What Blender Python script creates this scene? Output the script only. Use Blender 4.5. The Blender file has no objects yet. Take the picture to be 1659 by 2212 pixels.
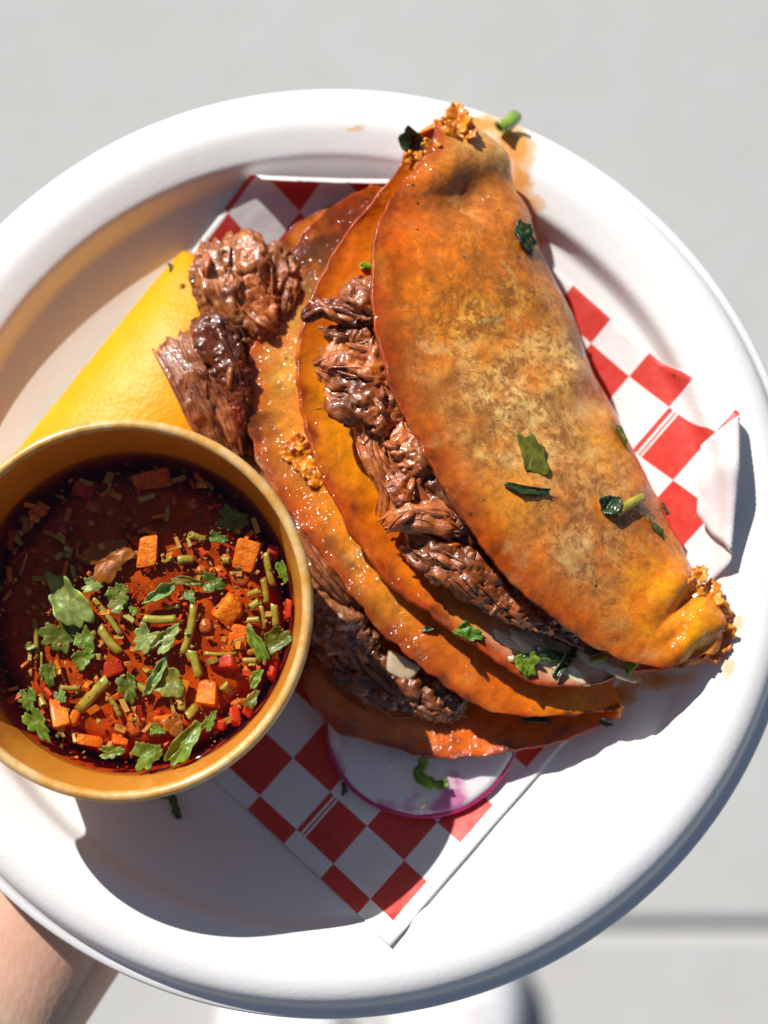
import bpy, math, random
import numpy as np
from mathutils import Vector, noise, Matrix
from mathutils.bvhtree import BVHTree

R = math.radians
sc = bpy.context.scene
COL = sc.collection

# ------------------------------------------------------------------ camera
TILT = R(10.0)
FPX = 3700.0                      # focal length in units of a 1659 x 2212 picture
PW, PH = 1659.0, 2212.0
DIST = 0.4685
CD = Vector((0, math.sin(TILT), -math.cos(TILT)))
CU = Vector((0, math.cos(TILT), math.sin(TILT)))
CX = Vector((1, 0, 0))
CAM = Vector((0, 0, 0.012)) - CD * DIST + CX * 0.01475 + CU * 0.01064
cam_d = bpy.data.cameras.new('camera')
cam = bpy.data.objects.new('camera', cam_d)
COL.objects.link(cam)
cam.location = CAM
cam.rotation_euler = (TILT, 0, 0)
cam_d.sensor_fit = 'VERTICAL'
cam_d.sensor_height = 36.0
cam_d.lens = 36.0 * FPX / PH
cam_d.clip_start = 0.01
cam_d.clip_end = 100
cam_d.dof.use_dof = True
cam_d.dof.focus_distance = 0.437
cam_d.dof.aperture_fstop = 6.3
sc.camera = cam

# ------------------------------------------------------------------ light
SUN_EL = R(41.0)
SUN_H = Vector((-0.57, 0.82, 0)).normalized()
sun_dir = SUN_H * math.cos(SUN_EL) + Vector((0, 0, math.sin(SUN_EL)))
world = bpy.data.worlds.new('World')
sc.world = world
world.use_nodes = True
wn = world.node_tree
sky = wn.nodes.new('ShaderNodeTexSky')
sky.sky_type = 'NISHITA'
sky.sun_disc = False
sky.sun_elevation = SUN_EL
sky.sun_rotation = math.atan2(SUN_H.x, SUN_H.y)
bg = wn.nodes['Background']
bg.inputs['Strength'].default_value = 0.05
wn.links.new(sky.outputs[0], bg.inputs['Color'])
sl = bpy.data.lights.new('sun', 'SUN')
sl.energy = 5.0
sl.angle = R(0.53)
sl.color = (1.0, 0.955, 0.89)
so = bpy.data.objects.new('sun', sl)
COL.objects.link(so)
so.rotation_euler = (-sun_dir).to_track_quat('-Z', 'Y').to_euler()
sc.view_settings.view_transform = 'Standard'
sc.view_settings.look = 'None'
sc.view_settings.gamma = 1.0
sc.view_settings.use_curve_mapping = False
sc.view_settings.exposure = 0.24

sc.render.engine = 'CYCLES'
sc.cycles.use_denoising = True
sc.cycles.max_bounces = 8
sc.cycles.transparent_max_bounces = 16
sc.cycles.sample_clamp_indirect = 4.0
sc.cycles.caustics_reflective = False
sc.cycles.caustics_refractive = False

# ------------------------------------------------------------------ helpers
def W(u, v, z=0.0):
    """world point at height z seen at picture position (u, v)"""
    d = CD * FPX + CX * (u - PW / 2) + CU * (PH / 2 - v)
    k = (z - CAM.z) / d.z
    return CAM + d * k

def ray(u, v):
    return (CD * FPX + CX * (u - PW / 2) + CU * (PH / 2 - v)).normalized()

def n3(p, f=1.0, o=0.0):
    return noise.noise(Vector((p[0] * f + o, p[1] * f + o * 1.7, p[2] * f - o)))

def fbm(p, f=1.0, o=0.0, k=4):
    a, s, t = 1.0, 0.0, 0.0
    for i in range(k):
        s += a * n3(p, f, o + i * 13.1)
        t += a
        a *= 0.5
        f *= 2.05
    return s / t

def empty(name, label, cat, loc=(0, 0, 0), group=None):
    o = bpy.data.objects.new(name, None)
    COL.objects.link(o)
    o.location = loc
    o.empty_display_size = 0.01
    tag(o, label, cat, group)
    return o

def tag(o, label=None, cat=None, group=None, kind=None):
    if label: o['label'] = label
    if cat: o['category'] = cat
    if group: o['group'] = group
    if kind: o['kind'] = kind
    return o

def mesh(name, verts, faces, mat, parent=None, smooth=True, uv=None, col=None, solid=0.0, offset=-1.0, origin=None):
    """one mesh object; verts in world coordinates"""
    if origin is None:
        if parent is not None:
            pl = parent['_wloc'] if '_wloc' in parent else tuple(parent.matrix_basis.translation)
            origin = Vector(pl)
            local0 = True
        else:
            arr = np.array([tuple(v) for v in verts])
            origin = Vector(((arr[:, 0].min() + arr[:, 0].max()) / 2, (arr[:, 1].min() + arr[:, 1].max()) / 2, arr[:, 2].min()))
    me = bpy.data.meshes.new(name)
    me.from_pydata([tuple(Vector(v) - origin) for v in verts], [], faces)
    if smooth:
        me.polygons.foreach_set('use_smooth', [True] * len(me.polygons))
    if uv is not None:
        l = me.uv_layers.new(name='UVMap')
        idx = np.zeros(len(me.loops), dtype=np.int32)
        me.loops.foreach_get('vertex_index', idx)
        l.data.foreach_set('uv', np.asarray(uv, dtype=np.float32)[idx].ravel())
    if col is not None:
        a = me.color_attributes.new('Col', 'FLOAT_COLOR', 'POINT')
        c = np.ones((len(verts), 4), dtype=np.float32)
        c[:, :np.asarray(col).shape[1]] = col
        a.data.foreach_set('color', c.ravel())
    mats = mat if isinstance(mat, (list, tuple)) else [mat]
    for m in mats:
        me.materials.append(m)
    me.update()
    o = bpy.data.objects.new(name, me)
    COL.objects.link(o)
    if parent is not None:
        o.parent = parent
    else:
        o.location = origin
    o['_wloc'] = tuple(origin)
    if solid:
        md = o.modifiers.new('thickness', 'SOLIDIFY')
        md.thickness = solid
        md.offset = offset
    return o

def grid_faces(nu, nv, close_u=False, close_v=False, off=0):
    """verts indexed i*nv + j"""
    f = []
    for i in range(nu if close_u else nu - 1):
        for j in range(nv if close_v else nv - 1):
            a = i * nv + j
            b = ((i + 1) % nu) * nv + j
            c = ((i + 1) % nu) * nv + (j + 1) % nv
            d = i * nv + (j + 1) % nv
            f.append((off + a, off + b, off + c, off + d))
    return f

def cr(P, t):
    """Catmull-Rom through points (array k x d), t in [0, k-1]"""
    k = len(P)
    i = min(int(t), k - 2)
    f = t - i
    p0 = P[max(i - 1, 0)]; p1 = P[i]; p2 = P[i + 1]; p3 = P[min(i + 2, k - 1)]
    return 0.5 * ((2 * p1) + (-p0 + p2) * f + (2 * p0 - 5 * p1 + 4 * p2 - p3) * f * f + (-p0 + 3 * p1 - 3 * p2 + p3) * f ** 3)

def resample(P, n):
    P = np.array([tuple(p) for p in P], dtype=float)
    m = 24 * (len(P) - 1) + 1
    D = np.array([cr(P, i * (len(P) - 1) / (m - 1)) for i in range(m)])
    s = np.concatenate([[0], np.cumsum(np.linalg.norm(np.diff(D, axis=0), axis=1))])
    t = np.linspace(0, s[-1], n)
    return np.stack([np.interp(t, s, D[:, k]) for k in range(D.shape[1])], axis=1)

def grid_normals(G):
    du = np.gradient(G, axis=0)
    dv = np.gradient(G, axis=1)
    n = np.cross(du, dv)
    n /= np.linalg.norm(n, axis=2, keepdims=True) + 1e-12
    return n

# ------------------------------------------------------------------ materials
class NT:
    def __init__(self, name):
        self.m = bpy.data.materials.new(name)
        self.m.use_nodes = True
        self.t = self.m.node_tree
        self.b = self.t.nodes['Principled BSDF']
        self.out = self.t.nodes['Material Output']
    def n(self, typ, **kw):
        nd = self.t.nodes.new(typ)
        for k, v in kw.items():
            if k.startswith('i_'):
                nd.inputs[k[2:].replace('_', ' ')].default_value = v
            else:
                setattr(nd, k, v)
        return nd
    def l(self, a, b):
        self.t.links.new(a, b)
    def set(self, **kw):
        for k, v in kw.items():
            self.b.inputs[k.replace('_', ' ')].default_value = v
    def noise(self, scale, detail=4, rough=0.55, vec=None, dist=0.0):
        nd = self.n('ShaderNodeTexNoise')
        nd.inputs['Scale'].default_value = scale
        nd.inputs['Detail'].default_value = detail
        nd.inputs['Roughness'].default_value = rough
        nd.inputs['Distortion'].default_value = dist
        if vec is not None:
            self.l(vec, nd.inputs['Vector'])
        return nd.outputs['Fac']
    def ramp(self, fac, stops, interp='LINEAR'):
        r = self.n('ShaderNodeValToRGB')
        r.color_ramp.interpolation = interp
        els = r.color_ramp.elements
        while len(els) > 1:
            els.remove(els[-1])
        for i, (p, c) in enumerate(stops):
            e = els[0] if i == 0 else els.new(p)
            e.position = p
            e.color = (c[0], c[1], c[2], 1) if not isinstance(c, (int, float)) else (c, c, c, 1)
        self.l(fac, r.inputs['Fac'])
        return r.outputs['Color']
    def mix(self, fac, a, b, mode='MIX'):
        m = self.n('ShaderNodeMix', data_type='RGBA', blend_type=mode)
        for s, v in ((m.inputs[0], fac), (m.inputs[6], a), (m.inputs[7], b)):
            if hasattr(v, 'is_output') or hasattr(v, 'links'):
                self.l(v, s)
            elif isinstance(v, (int, float)):
                s.default_value = v
            else:
                s.default_value = (v[0], v[1], v[2], 1)
        return m.outputs[2]
    def math(self, op, a, b=0.0):
        m = self.n('ShaderNodeMath', operation=op)
        for s, v in ((m.inputs[0], a), (m.inputs[1], b)):
            if isinstance(v, (int, float)):
                s.default_value = v
            else:
                self.l(v, s)
        return m.outputs[0]
    def coord(self, which='Object'):
        return self.n('ShaderNodeTexCoord').outputs[which]
    def map(self, vec, scale=(1, 1, 1), loc=(0, 0, 0)):
        m = self.n('ShaderNodeMapping')
        m.inputs['Scale'].default_value = scale
        m.inputs['Location'].default_value = loc
        self.l(vec, m.inputs['Vector'])
        return m.outputs[0]
    def bump(self, h, strength=0.5, dist=0.001, prev=None):
        b = self.n('ShaderNodeBump')
        b.inputs['Strength'].default_value = strength
        b.inputs['Distance'].default_value = dist
        self.l(h, b.inputs['Height'])
        if prev is not None:
            self.l(prev, b.inputs['Normal'])
        return b.outputs[0]

def attr(nt, name='Col'):
    a = nt.n('ShaderNodeAttribute', attribute_name=name)
    return a.outputs['Color']

# --- plate fibre
def mat_plate():
    t = NT('molded_fibre')
    c = t.coord('Object')
    f1 = t.noise(900, 3, 0.6, c)
    f2 = t.noise(60, 3, 0.5, c)
    col = t.mix(t.ramp(f2, [(0.3, 0.0), (0.7, 1.0)]), (0.79, 0.785, 0.78), (0.815, 0.81, 0.805))
    # orange sauce stains that sit on the plate (their own irregular outlines)
    st = attr(t, 'Col')
    sep = t.n('ShaderNodeSeparateColor'); t.l(st, sep.inputs[0])
    edge = t.noise(230, 4, 0.65, c)
    m = t.math('ADD', sep.outputs[0], t.math('MULTIPLY', t.math('SUBTRACT', edge, 0.5), 0.95))
    mask = t.ramp(m, [(0.42, 0.0), (0.52, 0.55), (0.85, 0.95)])
    stain = t.ramp(m, [(0.45, (0.72, 0.40, 0.13)), (0.95, (0.66, 0.27, 0.03))])
    col = t.mix(mask, col, stain)
    t.l(col, t.b.inputs['Base Color'])
    t.set(Roughness=0.62)
    t.b.inputs['Specular IOR Level'].default_value = 0.3
    b1 = t.bump(f1, 0.3, 0.0002)
    b2 = t.bump(t.noise(300, 3, 0.6, c), 0.2, 0.0003, b1)
    t.l(b2, t.b.inputs['Normal'])
    return t.m

def mat_paper(name, base, red=False):
    t = NT(name)
    c = t.coord('Object')
    if red:
        f = t.noise(420, 4, 0.7, c)
        g = t.noise(70, 3, 0.6, c)
        col = t.mix(t.ramp(f, [(0.40, 0.0), (0.72, 0.42)]), base, (0.62, 0.14, 0.11))
        col = t.mix(t.ramp(g, [(0.45, 0.0), (0.8, 0.35)]), col, (0.50, 0.025, 0.02))
    else:
        g = t.noise(90, 3, 0.6, c)
        col = t.mix(t.ramp(g, [(0.4, 0.0), (0.75, 1.0)]), base, tuple(x * 0.97 for x in base))
        col = t.mix(t.ramp(t.noise(38, 5, 0.65, c), [(0.60, 0.0), (0.70, 0.35)]), col, (0.84, 0.66, 0.42))
    t.l(col, t.b.inputs['Base Color'])
    t.set(Roughness=0.42)
    t.b.inputs['Specular IOR Level'].default_value = 0.3
    h = t.noise(60, 4, 0.6, c)
    t.l(t.bump(h, 0.35, 0.0015), t.b.inputs['Normal'])
    # thin greaseproof paper lets some light through
    tr = t.n('ShaderNodeBsdfTranslucent')
    t.l(col, tr.inputs['Color'])
    ms = t.n('ShaderNodeMixShader')
    ms.inputs[0].default_value = 0.12
    t.l(t.b.outputs[0], ms.inputs[1]); t.l(tr.outputs[0], ms.inputs[2])
    t.l(ms.outputs[0], t.out.inputs['Surface'])
    return t.m

def mat_tortilla():
    t = NT('fried_tortilla')
    c = t.coord('Object')
    base = attr(t)
    sp = t.noise(1500, 3, 0.7, c)
    sp2 = t.noise(430, 5, 0.7, c)
    mott = t.noise(170, 6, 0.72, c, 0.6)
    at = t.n('ShaderNodeAttribute', attribute_name='Col')
    base = at.outputs['Color']; fk = at.outputs['Alpha']
    br = t.ramp(sp2, [(0.34, 0.78), (0.5, 1.0), (0.68, 1.15)])
    col = t.mix(1.0, base, br, 'MULTIPLY')
    # fried freckles
    col = t.mix(t.math('MULTIPLY', fk, t.ramp(mott, [(0.46, 0.0), (0.55, 0.7), (0.68, 0.95)])), col, (0.31, 0.085, 0.009))
    col = t.mix(t.math('MULTIPLY', fk, t.ramp(t.noise(520, 5, 0.75, c), [(0.50, 0.0), (0.58, 0.75)])), col, (0.22, 0.062, 0.010))
    toast = t.noise(62, 5, 0.68, c, 0.9)
    col = t.mix(t.math('MULTIPLY', fk, t.ramp(toast, [(0.50, 0.0), (0.56, 0.5), (0.70, 0.8)])), col, (0.30, 0.085, 0.010))
    col = t.mix(t.math('MULTIPLY', fk, t.ramp(t.noise(80, 5, 0.7, t.map(c, (1, 1, 1), (.3, .1, 0)), 0.5), [(0.55, 0.0), (0.68, 0.75)])), col, (0.80, 0.56, 0.22))
    col = t.mix(t.ramp(sp, [(0.66, 0.0), (0.74, 0.4)]), col, (0.24, 0.055, 0.008))
    vor = t.n('ShaderNodeTexVoronoi'); vor.inputs['Scale'].default_value = 150
    t.l(c, vor.inputs['Vector'])
    spot = t.ramp(vor.outputs['Distance'], [(0.035, 1.0), (0.085, 0.0)])
    gate = t.ramp(t.noise(45, 2, 0.5, c), [(0.50, 0.0), (0.58, 1.0)])
    col = t.mix(t.math('MULTIPLY', spot, gate), col, (0.035, 0.014, 0.008))
    t.l(col, t.b.inputs['Base Color'])
    wet = t.ramp(t.noise(42, 4, 0.6, c, 0.4), [(0.36, 0.25), (0.50, 1.0)])
    t.l(wet, t.b.inputs['Coat Weight'])
    rg = t.ramp(t.noise(120, 4, 0.6, c), [(0.35, 0.26), (0.65, 0.50)])
    t.l(rg, t.b.inputs['Roughness'])
    t.b.inputs['Specular IOR Level'].default_value = 0.1
    t.b.inputs['Subsurface Weight'].default_value = 0.3
    t.b.inputs['Subsurface Radius'].default_value = (1.0, 0.42, 0.12)
    t.b.inputs['Subsurface Scale'].default_value = 0.0022
    # a film of red oil, beaded
    t.b.inputs['Coat Weight'].default_value = 0.8
    t.b.inputs['Coat Roughness'].default_value = 0.11
    bead = t.noise(800, 3, 0.6, c)
    b1 = t.bump(mott, 0.25, 0.0008)
    b2 = t.bump(sp2, 0.3, 0.0004, b1)
    b3 = t.bump(bead, 0.3, 0.0003, b2)
    t.l(b3, t.b.inputs['Normal'])
    cb = t.bump(t.noise(1250, 1, 0.5, c), 1.0, 0.00038, t.bump(t.noise(200, 2, 0.5, c), 0.8, 0.0008))
    t.l(cb, t.b.inputs['Coat Normal'])
    return t.m

def mat_meat():
    t = NT('braised_beef')
    uv = t.coord('UV')
    c = t.coord('Object')
    tone = attr(t)
    fib = t.noise(1.0, 5, 0.7, t.map(uv, (4, 40, 1)))
    fib2 = t.noise(1.0, 4, 0.7, t.map(uv, (9, 120, 1), (3, 7, 1)))
    lump = t.noise(200, 4, 0.65, c)
    col = t.ramp(fib, [(0.30, (0.070, 0.016, 0.006)), (0.44, (0.22, 0.066, 0.022)), (0.56, (0.38, 0.145, 0.058)), (0.72, (0.62, 0.33, 0.17))])
    col = t.mix(t.ramp(lump, [(0.46, 0.0), (0.66, 0.6)]), col, (0.42, 0.125, 0.014))
    col = t.mix(t.ramp(t.noise(520, 4, 0.7, c), [(0.30, 0.8), (0.46, 0.0)]), col, (0.035, 0.010, 0.005))
    col = t.mix(1.0, col, tone, 'MULTIPLY')
    t.l(col, t.b.inputs['Base Color'])
    t.set(Roughness=0.36)
    t.b.inputs['Subsurface Weight'].default_value = 0.12
    t.b.inputs['Subsurface Radius'].default_value = (1.0, 0.35, 0.2)
    t.b.inputs['Subsurface Scale'].default_value = 0.0015
    t.b.inputs['Coat Weight'].default_value = 0.75
    t.b.inputs['Coat Roughness'].default_value = 0.14
    b1 = t.bump(fib, 0.5, 0.0006)
    b2 = t.bump(fib2, 0.4, 0.0003, b1)
    b3 = t.bump(t.noise(420, 3, 0.5, c), 0.5, 0.0007, b2)
    t.l(b3, t.b.inputs['Normal'])
    b4 = t.bump(t.noise(820, 1, 0.5, c), 1.0, 0.0005)
    t.l(b4, t.b.inputs['Coat Normal'])
    return t.m

def mat_simple(name, col, col2=None, rough=0.4, scale=300, bump=0.3, bdist=0.0005, coat=0.0, sss=0.0, spec=0.5, use_attr=False, trans=0.0):
    t = NT(name)
    c = t.coord('Object')
    f = t.noise(scale, 4, 0.6, c)
    cc = t.mix(t.ramp(f, [(0.35, 0.0), (0.65, 1.0)]), col, col2 or tuple(x * 0.8 for x in col))
    if use_attr:
        cc = t.mix(1.0, cc, attr(t), 'MULTIPLY')
    t.l(cc, t.b.inputs['Base Color'])
    t.set(Roughness=rough)
    t.b.inputs['Specular IOR Level'].default_value = spec
    t.b.inputs['Coat Weight'].default_value = coat
    t.b.inputs['Coat Roughness'].default_value = 0.2
    if sss:
        t.b.inputs['Subsurface Weight'].default_value = sss
        t.b.inputs['Subsurface Radius'].default_value = (1.0, 0.6, 0.35)
        t.b.inputs['Subsurface Scale'].default_value = 0.002
    if bump:
        b = t.bump(f, bump, bdist)
        t.l(b, t.b.inputs['Normal'])
    if trans:
        tr = t.n('ShaderNodeBsdfTranslucent')
        t.l(cc, tr.inputs['Color'])
        ms = t.n('ShaderNodeMixShader')
        ms.inputs[0].default_value = trans
        t.l(t.b.outputs[0], ms.inputs[1]); t.l(tr.outputs[0], ms.inputs[2])
        t.l(ms.outputs[0], t.out.inputs['Surface'])
    return t.m

M = {}
M['plate'] = mat_plate()
M['paper_white'] = mat_paper('paper_white', (0.85, 0.845, 0.845))
M['paper_red'] = mat_paper('paper_red_ink', (0.68, 0.052, 0.040), True)
M['tortilla'] = mat_tortilla()
M['meat'] = mat_meat()
M['cheese'] = mat_simple('melted_cheese', (0.82, 0.72, 0.54), (0.74, 0.54, 0.28), 0.38, 160, 0.4, 0.001, 0.4, 0.3)
M['crust'] = mat_simple('fried_cheese_crust', (0.84, 0.33, 0.012), (0.50, 0.12, 0.006), 0.35, 300, 0.4, 0.0006, 0.5, 0.4)
M['onion'] = mat_simple('onion_flesh', (0.66, 0.56, 0.40), (0.55, 0.38, 0.20), 0.3, 120, 0.3, 0.0006, 0.5, 0.4)
M['leaf'] = mat_simple('coriander_leaf', (0.130, 0.19, 0.028), (0.070, 0.120, 0.016), 0.42, 420, 0.6, 0.0005, 0.12, 0.0, 0.5, True, 0.22)
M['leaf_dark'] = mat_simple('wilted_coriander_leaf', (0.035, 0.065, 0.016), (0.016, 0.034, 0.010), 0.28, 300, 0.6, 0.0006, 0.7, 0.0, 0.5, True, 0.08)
M['leaf_olive'] = mat_simple('oily_coriander_leaf', (0.20, 0.19, 0.018), (0.11, 0.105, 0.012), 0.3, 300, 0.6, 0.0005, 0.6, 0.0, 0.5, True, 0.12)
M['stem'] = mat_simple('coriander_stem', (0.42, 0.38, 0.06), (0.24, 0.22, 0.02), 0.32, 420, 0.3, 0.0004, 0.4, 0.2)
M['carrot'] = mat_simple('carrot_flesh', (0.84, 0.27, 0.014), (0.64, 0.125, 0.005), 0.5, 900, 0.7, 0.0007, 0.08, 0.2, 0.25)
M['carrot_red'] = mat_simple('red_pepper_flesh', (0.52, 0.055, 0.010), (0.40, 0.028, 0.006), 0.5, 600, 0.4, 0.0006, 0.08, 0.2, 0.25)
def mpp(z):
    return (CAM.z - z) / math.cos(TILT) / FPX * 0.985

# ------------------------------------------------------------------ setting: concrete ground a metre below the plate
GZ = -1.0
def mat_concrete():
    t = NT('concrete')
    c = t.coord('Object')
    a = t.noise(2.5, 5, 0.6, c)
    b = t.noise(28, 5, 0.7, c)
    col = t.mix(t.ramp(a, [(0.3, 0.0), (0.7, 1.0)]), (0.44, 0.44, 0.435), (0.495, 0.495, 0.49))
    col = t.mix(t.ramp(b, [(0.36, 0.35), (0.56, 0.0)]), col, (0.44, 0.43, 0.41))
    t.l(col, t.b.inputs['Base Color'])
    t.set(Roughness=0.85)
    t.l(t.bump(b, 0.4, 0.003), t.b.inputs['Normal'])
    return t.m
M['concrete'] = mat_concrete()
M['joint'] = mat_simple('joint_dirt', (0.36, 0.35, 0.34), None, 0.9, 80, 0.3, 0.002)

def box_mesh(name, x0, x1, y0, y1, z0, z1, mat, parent=None, bev=0.0):
    v, f = [], []
    if bev:
        rings = [(0, z0), (0, z1 - bev), (bev * 0.3, z1 - bev * 0.3), (bev, z1)]
    else:
        rings = [(0, z0), (0, z1)]
    for d, z in rings:
        v += [(x0 + d, y0 + d, z), (x1 - d, y0 + d, z), (x1 - d, y1 - d, z), (x0 + d, y1 - d, z)]
    for k in range(len(rings) - 1):
        for i in range(4):
            f.append((k * 4 + i, k * 4 + (i + 1) % 4, (k + 1) * 4 + (i + 1) % 4, (k + 1) * 4 + i))
    f.append((0, 3, 2, 1))
    k = (len(rings) - 1) * 4
    f.append((k, k + 1, k + 2, k + 3))
    return mesh(name, v, f, mat, parent, smooth=False)

gnd = mesh('ground', [(-30, -30, GZ - 0.03), (30, -30, GZ - 0.03), (30, 30, GZ - 0.03), (-30, 30, GZ - 0.03)], [(0, 1, 2, 3)], M['joint'], smooth=False)
tag(gnd, 'pale grey concrete pavement far below the plate', 'pavement', kind='structure')
JY = W(1450, 2003, GZ).y
for (x0, x1, y0, y1) in ((-2.5, 1.6, JY + 0.0027, JY + 1.6), (-2.5, 1.6, JY - 1.5, JY - 0.0027), (-2.5, 1.6, JY + 1.612, JY + 3.2), (1.612, 4.5, JY - 1.5, JY - 0.0027), (1.612, 4.5, JY + 0.0027, JY + 1.6), (-2.5, 1.6, JY - 3.2, JY - 1.512)):
    s = box_mesh('concrete_slab', x0, x1, y0, y1, GZ - 0.06, GZ, M['concrete'], gnd, 0.008)

# ------------------------------------------------------------------ plate
PROF = [(0.0, 0.0), (0.05, 0.0), (0.078, 0.0002), (0.084, 0.0012), (0.090, 0.0037), (0.0975, 0.0074), (0.1020, 0.0094), (0.1040, 0.0103), (0.1052, 0.0127), (0.1062, 0.0160), (0.1073, 0.0177),
        (0.1090, 0.0185), (0.1115, 0.0195), (0.1150, 0.0206), (0.1188, 0.0207), (0.1215, 0.0201), (0.1238, 0.0188), (0.1254, 0.0166), (0.1261, 0.0144), (0.1268, 0.0135), (0.1288, 0.0131)]
PR = resample([(r, z, 0) for r, z in PROF], 120)[:, :2]
PCX, PCY, PSC = 0.0, 0.0052, 0.998
def plate_z(r):
    return float(np.interp(r / PSC, PR[:, 0], PR[:, 1]))
def prad(x, y):
    return math.hypot(x - PCX, y - PCY)

STAINS = [(1055, 265, 80, 34, 1.2), (1110, 320, 50, 70, 1.1), (1120, 400, 30, 60, 1.0), (1150, 440, 34, 30, 0.7), (770, 283, 40, 14, 0.62), (785, 240, 14, 6, 0.5), (1160, 345, 22, 10, 0.5), (1165, 500, 25, 24, 0.85),
          (1590, 1350, 22, 42, 0.66), (1570, 1440, 20, 40, 0.72), (1410, 1470, 90, 25, 0.85), (1330, 1500, 50, 34, 0.9), (840, 352, 18, 8, 0.5), (1150, 470, 18, 50, 0.9), (1535, 1560, 10, 10, 0.4)]
def build_plate():
    NS = 288
    th = 0.0016
    nr = len(PR)
    low = []
    for i in range(nr):
        d = PR[min(i + 1, nr - 1)] - PR[max(i - 1, 0)]
        d /= np.linalg.norm(d)
        low.append((PR[i][0] + d[1] * th, PR[i][1] - d[0] * th))
    low[0] = (0.0, -th)
    prof = [tuple(p) for p in PR] + [((PR[-1][0] + low[-1][0]) / 2 + 0.0006, (PR[-1][1] + low[-1][1]) / 2)] + low[::-1]
    v, cols = [], []
    for (r, z) in prof:
        for k in range(NS):
            a = 2 * math.pi * k / NS
            w = 1 + 0.0016 * math.sin(2 * a + 0.6) + 0.0009 * math.sin(5 * a)
            dz = 0.0007 * math.sin(2 * a + 1.0) * (r / 0.128) ** 2 + 0.00035 * math.sin(7 * a) * (r / 0.128) ** 4
            p = Vector((PCX + PSC * max(r, 1e-5) * w * math.cos(a), PCY + PSC * max(r, 1e-5) * w * math.sin(a), z + dz))
            v.append(p)
    # stain strength from real positions on the plate
    sp = [(W(u, q, 0.018 if (q < 520 or u > 1500) else 0.004), su * mpp(0.01), sv * mpp(0.01), k) for u, q, su, sv, k in STAINS]
    for i, p in enumerate(v):
        s = 0.0
        if i < nr * NS:
            for c, a, b, k in sp:
                dx = (p.x - c.x) / a
                dy = (p.y - c.y) / b
                e = dx * dx + dy * dy
                if e < 6:
                    s = max(s, k * math.exp(-e * 0.8))
        cols.append((s, s, s))
    f = grid_faces(len(prof), NS, close_v=True)
    o = mesh('paper_plate', v, f, M['plate'], col=cols, origin=Vector((PCX, PCY, -th)))
    tag(o, 'round white molded fibre plate with sauce stains on its rim', 'plate')
build_plate()

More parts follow.
